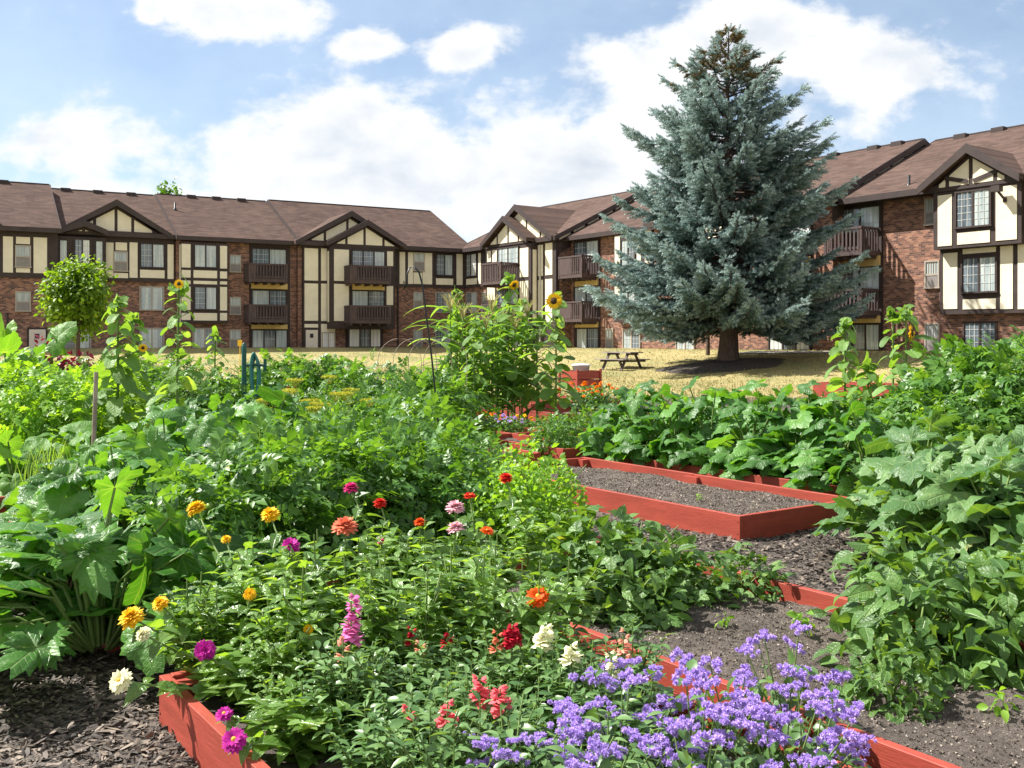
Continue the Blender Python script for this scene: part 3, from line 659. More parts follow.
# section C, mostly behind the spruce
rw.block((672, 740, 225, 320), eC + .4, eC)
for r in [(674, 682, 228, 270), (706, 716, 222, 268), (720, 736, 220, 268), (674, 682, 278, 316), (706, 716, 277, 316), (720, 736, 277, 316)]: rw.panel(r, eC + .4)
rw.window((684, 704, 232, 262), eC + .41); rw.window((684, 704, 284, 310), eC + .41); rw.window((677, 694, 331, 349), eC, frame='taupe', mats=[0, 0])
rw.block((768, 812, 214, 350), eC + .05, eC)
rw.window((770, 810, 216, 236), eC + .07, rows=3); rw.window((770, 810, 270, 292), eC + .07, rows=3); rw.window((770, 810, 329, 349.5), eC + .07, sash=3, mats=[2, 1, 2], rows=2)
rw.panel((769, 811, 258, 267), eC + .05, rw.ochre, .1)
rw.balcony((750, 790, 236, 258), eC, 1.4); rw.balcony((750, 790, 292, 312), eC, 1.4)
# section D
rw.block((838, 882.5, 202, 350.5), eD + .06, eD)
rw.window((842, 880, 208.5, 232), eD + .08, mats=[1, 0], rows=3); rw.panel((841, 880.5, 257, 267), eD + .06, rw.ochre, .14); rw.window((841, 880, 268, 291), eD + .08, mats=[1, 0], rows=3)
rw.panel((838, 880.5, 316, 323), eD + .06, rw.ochre, .14); rw.window((840, 879.5, 325, 349.5), eD + .08, sash=3, mats=[0, 1, 0], rows=3)
rw.balcony((824, 862, 228, 256), eD, 1.4); rw.balcony((824, 862, 289, 315.5), eD, 1.4)
for q in ((199.5, 223.5), (262, 287), (324.5, 351)): rw.window((926.5, 938.5, q[0], q[1]), eD, 'small', 1, frame='taupe')
rw.block((940, 1090, 243, 313), eD + .3, eD); rw.block((933.5, 1021.5, 180, 246.5), eD + .75, eD)
for r in [(938, 952, 195, 246), (957.5, 990, 231.5, 243.5), (996, 1017, 186, 240)]: rw.panel(r, eD + .75)
rw.window((957, 990, 191.5, 226), eD + .77, mats=[1, 0], rows=5)
for r in [(943.5, 957.5, 253, 309), (963, 996, 248, 253), (963, 996, 299, 309), (1000.5, 1013, 246, 309), (1018, 1034, 244, 309), (1038, 1080, 240, 309)]: rw.panel(r, eD + .3)
rw.window((963, 996, 258, 291.5), eD + .32, mats=[1, 0], rows=4); rw.window((965, 996, 323, 349), eD, mats=[1, 1])
rw.gable((971, 145), 50, eD + .8, ZE + .02, 5.0, posts=(-.48, .0, .48), diag=True)
rw.block((1024, 1090, 160, 243), eD + .02, eD)
# flood light on the jettied wall
m = MB(); a, _ = rw.S(1003, eD + .75); y = -(eD + .75); zl = rw.z(1003, 190, eD + .75)
m.box(a - .2, a + .14, y - .55, y - .25, zl - .1, zl + .14); m.bar((a, y - .35, zl - .1), (a + .1, y - .04, zl - .4), .07, .07); m.box(a + .03, a + .18, y - .08, y - .026, zl - .5, zl - .32)
m.build('flood_light', M['fascia'], rw.root)
rw.roof_pipe(909, 187, eD, ZE)
rw.finish()
# ------------------------------------------------------------------ leaf prototypes (base at origin, blade along +y, face +z, length 1)
def oval_leaf(nl=4, width=.42, fold=.25, curl=.25, pw=.85):
    t = np.linspace(0, 1, nl + 1); w = width * np.sin(PI * t ** pw) ; w[0] = .03; w[-1] = .0
    V = []
    for ti, wi in zip(t, w):
        z = -curl * ti * ti + .1 * ti
        V += [(-wi, ti, z + fold * wi), (0, ti, z), (wi, ti, z + fold * wi)]
    F = []
    for i in range(nl):
        a = 3 * i; F += [(a, a + 1, a + 4, a + 3), (a + 1, a + 2, a + 5, a + 4)]
    return np.array(V, float), [np.array(F)]
def polar_leaf(rfun, zfun, n=29, a0=2.75, rings=(.35, .7, 1.0)):
    th = np.linspace(-a0, a0, n); V = [(0, 0, 0)]
    for q in rings:
        for i, t in enumerate(th):
            r = rfun(t, i) * q; V.append((r * math.sin(t), r * math.cos(t), zfun(t, r, q)))
    T = [(0, 1 + i + 1, 1 + i) for i in range(n - 1)]; Q = []
    for k in range(len(rings) - 1):
        b = 1 + k * n; Q += [(b + i, b + i + 1, b + n + i + 1, b + n + i) for i in range(n - 1)]
    V = np.array(V); V[:, :2] /= V[:, 1].max()
    return V, [np.array(T), np.array(Q)]
def squash_leaf(depth=.2, ser=.06, cup=.12, droop=.28, n=33, seed=0):
    g = np.random.default_rng(seed); ph = g.uniform(0, 6)
    def rf(t, i): return (.8 + depth * math.cos(t * 2.4) * (1 if abs(t) < 2.4 else .3) + depth * .5 * math.cos(5 * t)) * (1 + (ser if i % 2 else -ser)) * (1 - .22 * (abs(t) > 2.2))
    def zf(t, r, q): return cup * r * abs(math.cos(2.18 * t)) - droop * r * r * (.6 + .4 * abs(math.sin(t))) + .07 * math.sin(4 * t + ph) * q + .03 * math.sin(9 * t + 5 * q + ph) * q + .22 * abs(math.sin(t)) * r * (q < .8)
    return polar_leaf(rf, zf, n)
def heart_leaf(seed=0, droop=.3):
    def rf(t, i): return (.52 + .52 * max(0, math.cos(t)) ** 5 + .12 * math.cos(2 * t)) * (1 + (.03 if i % 2 else -.03))
    def zf(t, r, q): return .22 * abs(math.sin(t)) * r - droop * r * r
    return polar_leaf(rf, zf, 21, 2.85, (.5, 1.))
def blade_leaf(n=7, width=.06, arch=.5):
    V = []
    for i in range(n + 1):
        t = i / n; w = width * (1 - t) ** .6 * (.6 + .4 * min(1, t * 5)); ang = arch * 2.6 * t
        y = math.sin(ang) / (arch * 2.6); z = -(1 - math.cos(ang)) / (arch * 2.6)
        V += [(-w, y, z + w * .5), (0, y, z), (w, y, z + w * .5)]
    F = []
    for i in range(n):
        a = 3 * i; F += [(a, a + 1, a + 4, a + 3), (a + 1, a + 2, a + 5, a + 4)]
    return np.array(V), [np.array(F)]
def compound_leaf(pairs=3, leaflet=.42, seed=1):
    g = np.random.default_rng(seed); lv, lf = oval_leaf(2, .3, .3, .35)
    Vs, Fs, n = [], [], 0
    spec = [(1.0 - leaflet * .8, 0, leaflet * 1.1)]
    for k in range(pairs):
        y = .22 + k * (.62 / pairs)
        for sgn in (-1, 1): spec.append((y, sgn * g.uniform(.8, 1.15), leaflet * g.uniform(.65, 1.)))
    for y, ang, sz in spec:
        c, s_ = math.cos(ang), math.sin(ang); v = lv * sz
        P = np.stack([v[:, 0] * c + v[:, 1] * s_, -v[:, 0] * s_ + v[:, 1] * c + y, v[:, 2] - .22 * y * y + g.uniform(-.03, .03)], 1)
        Vs.append(P); Fs.append(lf[0] + n); n += len(P)
    rach = np.array([(-.012, 0, 0), (.012, 0, 0), (.008, .8, -.15), (-.008, .8, -.15)]); Vs.append(rach); Fs.append(np.array([[0, 1, 2, 3]]) + n)
    return np.concatenate(Vs), [np.concatenate(Fs)]
def trifoliate():
    lv, lf = oval_leaf(3, .4, .22, .3); Vs, Fs, n = [], [], 0
    for y, ang, sz in ((.42, 0, .62), (.36, 1.25, .52), (.36, -1.25, .52)):
        c, s_ = math.cos(ang), math.sin(ang); v = lv * sz
        Vs.append(np.stack([v[:, 0] * c + v[:, 1] * s_, -v[:, 0] * s_ + v[:, 1] * c + y, v[:, 2]], 1)); Fs.append(lf[0] + n); n += len(v)
    Vs.append(np.array([(-.012, 0, 0), (.012, 0, 0), (.01, .45, 0), (-.01, .45, 0)])); Fs.append(np.array([[0, 1, 2, 3]]) + n)
    return np.concatenate(Vs), [np.concatenate(Fs)]
OVAL = oval_leaf(5, .29, .35, .4, .75); ZOVAL = oval_leaf(5, .26, .4, .45, .75); OVAL3 = oval_leaf(3, .34, .3, .35); LANCE = oval_leaf(4, .2, .3, .4); NARROW = oval_leaf(2, .15, .25, .3); TINY = oval_leaf(2, .36, .3, .2)
SQ = [squash_leaf(seed=i) for i in range(2)]; ZUC = [squash_leaf(.3, .13, .18, .22, 41, seed=i) for i in range(2)]; CUC = squash_leaf(.07, .03, .1, .3)
HEART = heart_leaf(); BLADE = blade_leaf(); COMP = [compound_leaf(3, .42, i) for i in range(3)]; TRI = trifoliate()

M['lf_tomato'] = leaf_mat('tomato_leaf', (.03, .085, .012), (.075, .165, .024), (.16, .28, .05), .34, .42, .5)
M['lf_lime'] = leaf_mat('lime_leaf', (.09, .18, .015), (.17, .3, .03), (.26, .4, .05), .4, .45, .4)
M['lf_squash'] = leaf_mat('squash_leaf', (.03, .1, .014), (.06, .165, .02), (.12, .265, .035), .34, .42, .5, veins='polar')
M['lf_cuc'] = leaf_mat('cucumber_leaf', (.06, .15, .02), (.11, .235, .028), (.18, .32, .05), .38, .5, .4, veins='polar')
M['lf_grey'] = leaf_mat('greyish_squash_leaf', (.045, .11, .028), (.09, .175, .045), (.16, .25, .08), .28, .46, .5, veins='polar')
M['lf_pepper'] = leaf_mat('pepper_leaf', (.035, .09, .016), (.08, .16, .028), (.15, .25, .055), .28, .45, .45, veins='oval')
M['lf_sun'] = leaf_mat('sunflower_leaf', (.07, .14, .025), (.14, .245, .045), (.24, .36, .1), .4, .5, .4, veins='polar')
M['lf_corn'] = leaf_mat('corn_leaf', (.06, .14, .03), (.14, .25, .06), (.24, .37, .12), .4, .4, .6)
M['lf_zinnia'] = leaf_mat('zinnia_leaf', (.055, .125, .016), (.13, .23, .035), (.26, .38, .09), .38, .3, .75, veins='oval')
M['lf_snap'] = leaf_mat('snapdragon_leaf', (.045, .1, .025), (.1, .18, .05), (.18, .27, .09), .25, .38, .55)
M['lf_dill'] = leaf_mat('dill_leaf', (.1, .16, .03), (.18, .25, .05), (.27, .33, .07), .3, .6, .3)
M['lf_red'] = leaf_mat('dark_red_leaf', (.07, .008, .016), (.16, .015, .03), (.25, .03, .05), .3, .45, .4, (1.6, .6, .6))
M['lf_maple'] = leaf_mat('maple_leaf', (.06, .12, .008), (.11, .19, .012), (.2, .29, .025), .42, .45, .4)
M['lf_spruce'] = leaf_mat('spruce_needle', (.04, .075, .07), (.125, .2, .19), (.36, .46, .45), .18, .5, .4, (1.1, 1.15, 1.1), tint=True)
M['lf_spruce_dry'] = leaf_mat('dry_spruce_needle', (.07, .055, .025), (.13, .1, .045), (.18, .15, .08), .1, .6, .3)
M['p_yellow'] = petal_mat('yellow_petal', (.88, .56, .015), (.82, .42, .008)); M['p_magenta'] = petal_mat('magenta_petal', (.5, .02, .3), (.36, .012, .22))
M['p_rose'] = petal_mat('rose_petal', (.75, .2, .48), (.62, .1, .36)); M['p_red'] = petal_mat('red_petal', (.68, .03, .015), (.5, .015, .01)); M['p_salmon'] = petal_mat('salmon_petal', (.75, .22, .12), (.62, .13, .07))
M['p_pink'] = petal_mat('pink_petal', (.85, .52, .58), (.78, .36, .45)); M['p_hot'] = petal_mat('hot_pink_petal', (.72, .05, .26), (.6, .02, .18))
M['p_cream'] = petal_mat('cream_petal', (.82, .8, .52), (.7, .68, .36)); M['p_orange'] = petal_mat('orange_petal', (.8, .12, .01), (.7, .06, .008))
M['p_violet'] = petal_mat('violet_petal', (.58, .42, .84), (.44, .29, .76), .3); M['p_crimson'] = petal_mat('crimson_petal', (.42, .008, .025), (.3, .005, .02))
M['p_coral'] = petal_mat('coral_petal', (.8, .14, .16), (.72, .09, .13)); M['p_peach'] = petal_mat('peach_petal', (.8, .36, .25), (.75, .27, .17)); M['p_marigold'] = petal_mat('marigold_petal', (.82, .22, .01))
M['centre_gold'] = plain('golden_flower_centre', (.6, .32, .03), .8, .3, 60); M['centre_dark'] = plain('dark_flower_centre', (.05, .025, .012), .9, .4, 80)
M['tomato_green'] = plain('green_tomato', (.25, .36, .08), .25, .1, 5); M['tomato_red'] = plain('red_tomato', (.55, .06, .02), .25, .1, 5)
M['umbel'] = leaf_mat('dill_umbel', (.26, .28, .03), (.38, .4, .05), (.48, .5, .09), .2, .7, .2)
M['tassel'] = plain('corn_tassel', (.42, .36, .14), .8, .2, 9)

def rnd(n, s=1.0): return rng.normal(0, s, (n, 3))
def lump(dirs, k, amp):
    out = np.zeros(len(dirs))
    for _ in range(k):
        v = unit(rng.normal(0, 1, 3)); out += np.maximum(0, dirs @ v) ** 6 * rng.uniform(-.4, 1)
    return 1 + amp * out
def dome(n, r, h, zlo=0.02, inner=.45, lumps=9, amp=.35):
    """leaf positions through an uneven dome; returns position and outward direction"""
    d = unit(rng.normal(0, 1, (n, 3))); d[:, 2] = np.abs(d[:, 2]) * 1.05 - .12; d = unit(d)
    q = (inner ** 3 + (1 - inner ** 3) * rng.random(n)) ** (1 / 3) * lump(d, lumps, amp)
    p = d * q[:, None] * np.array([r, r, h]) ; p[:, 2] = np.maximum(p[:, 2], zlo + rng.random(n) * .08)
    return p, d
def leaf_frames(p, d, size, up=.8, jit=.55, droop=.35, sizej=.3):
    n = len(p)
    axis = unit(d * np.array([1, 1, .4]) + rnd(n, jit) - np.array([0, 0, droop])); nor = unit(np.array([0, 0, up]) + .5 * d + rnd(n, jit * .8))
    return frames(axis, nor, size * rng.uniform(1 - sizej, 1 + sizej, n))
def stems(mb, n, r, h, rad=.008, m=0):
    for k in range(n):
        a = k / n * 2 * PI + rng.uniform(-.4, .4); q = rng.uniform(.4, .85)
        e = np.array([math.cos(a) * r * q, math.sin(a) * r * q, h * rng.uniform(.6, .92)])
        mb.tube([(0, 0, -.02), (e[0] * .25, e[1] * .25, e[2] * .45), e * np.array([.65, .65, .82]), e], [rad, rad * .9, rad * .7, rad * .35], 5, m)

CACHE = {}
def species(key, fn):
    if key not in CACHE: CACHE[key] = fn()
    return CACHE[key]
def put(name, label, cat, group, parts, loc, rz=None, scale=1.0):
    t = thing(name, label, cat, loc, rng.uniform(0, 6.28) if rz is None else rz, group)
    t.scale = (scale,) * 3 if not hasattr(scale, '__len__') else tuple(scale)
    for p in parts: link(p[0], p[1], t)
    return t
NV = 3
def bush(key, proto, mat, n, r, h, size, stem_mat='stem', nst=6, fruit=None, inner=.45, up=.8, jit=.55, droop=.35, amp=.35, lumps=9):
    out = []
    for v in range(NV):
        s_ = MB(); stems(s_, nst, r, h)
        f = MB(key in ('pepper', 'bush_bean')); p, d = dome(n, r, h, inner=inner, amp=amp, lumps=lumps)
        protos = proto if isinstance(proto, list) else [proto]
        idx = rng.integers(0, len(protos), n)
        for k, pr in enumerate(protos):
            q = idx == k; f.scatter(pr, leaf_frames(p[q], d[q], size, up, jit, droop), p[q])
        parts = [('stem', s_.mesh(key + '_stem', M[stem_mat])), ('foliage', f.mesh(key + '_foliage', M[mat]))]
        if fruit:
            for mt, cnt, fr in fruit:
                for _ in range(cnt):
                    g = MB(); pp, _d = dome(1, r * .95, h * .75, inner=.8); g.lathe([(0.001, -fr), (fr * .7, -fr * .7), (fr, 0), (fr * .75, fr * .65), (.001, fr * .85)], 10, pp[0])
                    parts.append(('fruit', g.mesh(key + '_fruit', M[mt])))
        out.append(parts)
    return out
def big_leaf_plant(key, protos, mat, n, r, h, lmin, lmax, tilt=.55, pet=.009):
    """squash habit: every leaf on its own petiole from the crown of the plant"""
    out = []
    for v in range(NV):
        st = MB(); lf = MB(True)
        a = rng.random(n) * 2 * PI; q = np.sqrt(rng.random(n)) * r
        hh = h * (1 - .72 * (q / r) ** 1.7) * rng.uniform(.5, 1.08, n); lo = rng.random(n) < .33; q = np.where(lo, r * rng.uniform(.75, 1.1, n), q); hh = np.where(lo, h * rng.uniform(.12, .3, n), hh)
        P = np.stack([np.cos(a) * q, np.sin(a) * q, hh], 1); D = np.stack([np.cos(a), np.sin(a), np.zeros(n)], 1)
        base = np.stack([np.cos(a) * q * .15, np.sin(a) * q * .15, np.full(n, .0)], 1)
        for k in range(n):
            mid = base[k] * .5 + P[k] * .5 + np.array([0, 0, .12 * h]) - D[k] * .06 * r
            st.tube([base[k], mid, P[k]], [pet * 1.3, pet, pet * .75], 5, 0, False)
        ax = unit(D * (.6 + .8 * rng.random((n, 1))) + rnd(n, .45) + np.array([0, 0, -.25])); no = unit(np.array([0, 0, 1.]) + D * tilt * rng.random((n, 1)) + rnd(n, .5))
        fr = frames(ax, no, rng.uniform(lmin, lmax, n)); idx = rng.integers(0, len(protos), n)
        for k, pr in enumerate(protos): lf.scatter(pr, fr[idx == k], P[idx == k])
        out.append([('stem', st.mesh(key + '_stem', M['stem'])), ('foliage', lf.mesh(key + '_foliage', M[mat]))])
    return out
def disc_head(petals, r, mat, cmat='centre_gold', rings=((1., 5, 16), (.82, 22, 15), (.6, 42, 12), (.38, 62, 9)), cr=.25, pw=.3, cz=.12):
    f = MB(); pr = oval_leaf(3, pw, -.15, .22, 1.0)
    for rr, tl, n in rings:
        a = np.arange(n) / n * 2 * PI + rng.uniform(0, 1) + rng.normal(0, .06, n); t = R(tl) + rng.normal(0, .12, n)
        ax = np.stack([np.cos(a) * np.cos(t), np.sin(a) * np.cos(t), np.sin(t)], 1); no = np.stack([-np.cos(a) * np.sin(t), -np.sin(a) * np.sin(t), np.cos(t)], 1)
        f.scatter(pr, frames(ax, no, r * rr * rng.uniform(.92, 1.06, n)), np.tile([0, 0, (1 - rr) * r * .28], (n, 1)) + ax * r * .04)
    c = MB(); c.lathe([(r * cr, 0), (r * cr, r * cz), (r * cr * .7, r * cz * 2), (.0005, r * cz * 2.4)], 12)
    k = MB(); k.lathe([(.0005, -r * .22), (r * .16, -r * .16), (r * .2, -.001), (r * .12, .003)], 8)
    return f.mesh('petals', M[mat]), c.mesh('centre', M[cmat]), k.mesh('calyx', M['stem'])
def add_head(t, meshes, loc, rot, scale=1.0, name='flower_head'):
    o = link(name, meshes[0], t, loc); o.rotation_euler = rot; o.scale = (scale,) * 3
    link('flower_centre', meshes[1], o); link('calyx', meshes[2], o)
    return o

# ------------------------------------------------------------------ zinnias
def zinnia_foliage(v):
    f = MB(True); P, A, Nn, S_ = [], [], [], []
    def shoot(p0, p1, n, s0):
        d = unit(p1 - p0)
        for k in range(n):
            t = (k + .6) / n; p = p0 + (p1 - p0) * t; az = (k % 2) * PI / 2 + rng.uniform(-.4, .4)
            for sg in (0, PI):
                a = az + sg; o = np.array([math.cos(a), math.sin(a), rng.uniform(-.05, .75)])
                P.append(p); A.append(unit(o + d * .2)); Nn.append(unit(np.array([0, 0, 1.]) - o * .3 + rng.normal(0, .3, 3))); S_.append(s0 * rng.uniform(.75, 1.2) * (1.15 - .45 * t))
    shoot(np.array([0, 0, .06]), np.array([0, 0, .93]), 10, .13)
    sh = []
    for k in range(10):
        a = rng.uniform(0, 6.28); z = rng.uniform(.12, .68); p0 = np.array([0, 0, z]); p1 = p0 + np.array([math.cos(a) * .2, math.sin(a) * .2, rng.uniform(.15, .36)])
        shoot(p0, p1, 5, .115); sh.append((p0, p1))
    f.scatter(ZOVAL, frames(np.array(A) + rnd(len(A), .22), np.array(Nn) + rnd(len(A), .3), np.array(S_)), np.array(P))
    return f.mesh('zinnia_foliage', M['lf_zinnia']), sh
ZF = [zinnia_foliage(v) for v in range(5)]
ZH = {}
def zhead(c, dome_=False):
    k = (c, dome_)
    if k not in ZH:
        rings = ((1., -14, 20), (.95, 4, 20), (.86, 20, 18), (.74, 36, 17), (.6, 52, 14), (.44, 68, 11)) if dome_ else ((1., 0, 19), (.86, 14, 18), (.68, 32, 15))
        ZH[k] = disc_head(0, .05, 'p_' + c, 'centre_gold', rings, .12 if dome_ else .25, .26)
    return ZH[k]
def zinnia(px, py, Y, color, diam_px, label, open_=False, tilt=(0, 0)):
    p = at(px, py, Y); h = p[2] - .1
    rel = p[:2] + rng.uniform(-.05, .06, 2) - Z0; ab = [max(rel @ BA, -.1), max(rel @ BB, .22)]; q = bed_pos(*ab); b = np.array([q[0], q[1], .1])
    t = thing('zinnia_plant', label, 'zinnia', b, 0, 'zinnias in the front raised bed')
    e = p - b
    s_ = MB(); s_.tube([(0, 0, -.05), (e[0] * .2, e[1] * .2, h * .5), (e[0] * .75, e[1] * .75, h * .82), e], [.006, .005, .0045, .004], 6)
    i = rng.integers(0, 5); hs = max(.25, h - .1) / .95
    for p0, p1 in ZF[i][1][:5]: s_.tube([p0 * hs, p1 * hs], [.004, .003], 5)
    s_.build('stem', M['stem'], t)
    fo = link('foliage', ZF[i][0], t); fo.scale = (max(.75, hs * .9),) * 2 + (hs,)
    _h = add_head(t, zhead(color, not open_), e, (R(tilt[0]) + rng.uniform(-.12, .12), R(tilt[1]) + rng.uniform(-.12, .12), rng.uniform(0, 6)), diam_px * Y / FPX / .1); _h.rotation_mode = 'ZXY'
    lv = MB(True); cv = np.array([(0, 0, -.05), (e[0] * .2, e[1] * .2, h * .5), (e[0] * .75, e[1] * .75, h * .82), e]); P_, A_, N_ = [], [], []
    for k in range(6):
        tt_ = .9 + k * .27; i0 = int(tt_); pp_ = cv[i0] + (cv[i0 + 1] - cv[i0]) * (tt_ - i0); az = k * 1.57 + rng.uniform(-.3, .3)
        for sg in (0, PI): o = np.array([math.cos(az + sg), math.sin(az + sg), rng.uniform(-.3, .3)]); P_.append(pp_); A_.append(o); N_.append(np.array([0, 0, 1.]) + rng.normal(0, .35, 3))
    lv.scatter(ZOVAL, frames(np.array(A_), np.array(N_), rng.uniform(.07, .115, 12)), np.array(P_)); lv.build('stem_leaves', M['lf_zinnia'], t)
    return t
zs = [
 (196, 508, 4.7, 'yellow', 22, 'yellow zinnia bloom held out alone on a long bare stem beside the big zucchini leaves', 0, (10, -15)),
 (270, 514, 4.7, 'yellow', 20, 'yellow zinnia with a round full bloom in front of the dark tomato leaves', 0, (25, 0)),
 (226, 539, 4.5, 'yellow', 11, 'zinnia with a small half-open yellow bloom', 0, (20, 0)),
 (131, 617, 3.75, 'yellow', 28, 'big golden zinnia leaning out at the zucchini edge of the front bed', 0, (25, -25)),
 (160, 603, 3.9, 'yellow', 18, 'smaller golden zinnia right behind the big leaning golden one', 0, (30, -20)),
 (250, 594, 4.0, 'yellow', 14, 'yellow zinnia bloom half sunk among leaves and facing sideways', 0, (50, 30)),
 (308, 629, 3.7, 'yellow', 11, 'little yellow zinnia bloom buried in leaves near the pink snapdragon spike', 0, (40, 0)),
 (143, 634, 3.65, 'cream', 17, 'cream zinnia tucked under the big golden bloom', 0, (30, -30)),
 (120, 681, 3.5, 'cream', 26, 'cream white zinnia hanging over the bark mulch outside the bed', 1, (45, -20)),
 (290, 546, 4.4, 'magenta', 21, 'magenta zinnia beside the salmon one, flat and wide open', 0, (30, 0)),
 (205, 650, 3.6, 'magenta', 23, 'deep magenta zinnia turned sideways above the red corner boards', 0, (60, 10)),
 (224, 714, 3.25, 'magenta', 18, 'small open magenta pink zinnia low over the red board', 1, (40, 0)),
 (234, 740, 3.1, 'magenta', 27, 'large magenta zinnia lowest of all, close to the red front board', 1, (45, 0)),
 (351, 488, 4.9, 'hot', 18, 'hot pink zinnia seen edge on, standing apart behind the salmon bloom', 0, (0, 0)),
 (380, 503, 4.8, 'red', 15, 'red zinnia just behind the salmon bloom', 0, (5, 0)),
 (470, 496, 5.0, 'red', 14, 'red zinnia above the two pale pink ones', 1, (0, 0)),
 (506, 478, 5.2, 'red', 16, 'tallest red zinnia on a bare stem before the yellowish bean bush', 0, (0, 0)),
 (420, 522, 4.6, 'orange', 13, 'small orange red zinnia between the salmon and the pale pink blooms', 0, (10, 0)),
 (487, 531, 4.6, 'orange', 15, 'dull orange zinnia beside the lower pale pink bloom', 1, (15, 10)),
 (345, 526, 4.5, 'salmon', 28, 'large salmon zinnia with a domed full bloom', 0, (15, 0)),
 (455, 507, 4.75, 'pink', 21, 'pale pink zinnia, the upper of a pair', 0, (0, 0)),
 (456, 528, 4.6, 'pink', 21, 'pale pink zinnia, the lower of a pair', 0, (0, 0)),
 (538, 597, 3.75, 'orange', 25, 'bright orange red zinnia wide open beside the red board of the bean bed', 1, (35, 0)),
 (381, 541, 4.5, 'hot', 8, 'zinnia with a tiny dark pink bud near the salmon bloom', 0, (20, 0)),
]
for z in zs: zinnia(z[0], z[1], z[2], z[3], z[4], z[5], bool(z[6]), z[7])
def in_bed(a, b): return bed_pos(a, b)
nfill = 0
for a in np.arange(-.15, 2.9, .21):
    for b in np.arange(.06, 1.62, .2):
        p = bed_pos(a + rng.uniform(-.08, .08), b + rng.uniform(-.08, .08))
        if p[1] < 2.3: continue
        px = 512 + p[0] / p[1] * 1000
        if px > 575 - max(0, (3.4 - p[1])) * 120: continue
        if px > 515 and p[1] > 4.25: continue
        low = p[1] < 3.7 and px > 330          # snapdragon patch: other leaves
        if low: continue
        hgt = rng.uniform(.42, .58) if p[1] > 3.6 else rng.uniform(.3, .42)
        if b < .25 and a > -.05: continue
        if b < .45: hgt *= .72
        i = rng.integers(0, 5); s_ = MB(); s_.tube([(0, 0, -.03), (.01, .01, hgt * .5), (0, 0, hgt)], [.005, .004, .003], 5)
        for p0, p1 in ZF[i][1]: s_.tube([p0 * hgt, p1 * hgt], [.004, .003], 5)
        t = thing('zinnia_plant', 'leafy zinnia without an open bloom, one of the thicket in the front raised bed', 'zinnia', (p[0], p[1], .12), rng.uniform(0, 6), 'zinnias without open blooms in the front raised bed')
        s_.build('stem', M['stem'], t); fo = link('foliage', ZF[i][0], t); fo.scale = (hgt * 1.35, hgt * 1.35, hgt); nfill += 1

# ------------------------------------------------------------------ snapdragons
def snap_foliage():
    f = MB(); P, A, Nn = [], [], []
    shoots = [(np.array([0, 0, 0.]), np.array([0, 0, .36]))]
    for k in range(11):
        a = rng.uniform(0, 6.28); p0 = np.array([0, 0, rng.uniform(.0, .12)]); shoots.append((p0, p0 + np.array([math.cos(a) * .13, math.sin(a) * .13, rng.uniform(.14, .3)])))
    for p0, p1 in shoots:
        n = 20
        for k in range(n):
            t = (k + .5) / n; a = k * 2.4; o = np.array([math.cos(a), math.sin(a), .35]); P.append(p0 + (p1 - p0) * t); A.append(unit(o + rng.normal(0, .25, 3))); Nn.append(unit(np.array([0, 0, 1.]) - .4 * o + rng.normal(0, .25, 3)))
    n = len(P); f.scatter(LANCE, frames(np.array(A), np.array(Nn), rng.uniform(.035, .06, n)), np.array(P))
    s_ = MB()
    for p0, p1 in shoots: s_.tube([p0, p1], [.0035, .002], 5)
    return s_.mesh('snap_stem', M['stem']), f.mesh('snap_foliage', M['lf_snap'])
SF = [snap_foliage() for _ in range(3)]
def snap_bloom(mat, n=9, L_=.11, sz=.022):
    """a spike of two-lipped florets"""
    f = MB(); pr = oval_leaf(3, .5, -.3, .5)
    for k in range(n):
        t = k / max(1, n - 1); a = k * 2.4; z = t * L_; q = sz * (1.1 - .5 * t)
        o = np.array([math.cos(a), math.sin(a), 0]); c = o * .006 + np.array([0, 0, z])
        ax = np.array([o * .9 + [0, 0, .45], o * .9 - [0, 0, .35], o + np.array([-o[1], o[0], 0]) * .7, o - np.array([-o[1], o[0], 0]) * .7, o * .8 + [0, 0, 1.]])
        no = np.array([[0, 0, 1.] - o * .4, [0, 0, 1.] + o * .5, [0, 0, 1.], [0, 0, 1.], -o + [0, 0, .3]])
        f.scatter(pr, frames(ax, no, q * rng.uniform(.9, 1.15, 5)), np.tile(c, (5, 1)))
    for k in range(6):
        z = L_ + k * .007; a = k * 2.4; f.scatter(TINY, frames(np.array([[math.cos(a), math.sin(a), 1.]]), np.array([[0, 0, 1.]]), .01), np.array([[0, 0, z]]), 1)
    return f.mesh('snapdragon_bloom', [M[mat], M['stem']])
SB = {}
def snap(px, py, Y, color, n, label, L_=.1, sz=.022):
    p = at(px, py, Y); b = np.array([p[0], p[1] + .02, .1]); h = p[2] - L_ * .5 - .1
    t = thing('snapdragon_plant', label, 'snapdragon', b, 0, 'snapdragons in the front raised bed')
    i = rng.integers(0, 3); o = link('stem', SF[i][0], t); f = link('foliage', SF[i][1], t); s_ = max(.6, h / .34)
    o.scale = f.scale = (1, 1, s_)
    m = MB(); m.tube([(0, 0, .2), (0, 0, h + L_ * .9)], [.003, .0025], 5); m.build('flower_stalk', M['stem'], t)
    bl = link('flower_spike', snap_bloom('p_' + color, n, L_, sz), t, (0, 0, h)); bl.rotation_euler = (rng.uniform(-.15, .15), rng.uniform(-.15, .15), rng.uniform(0, 6))
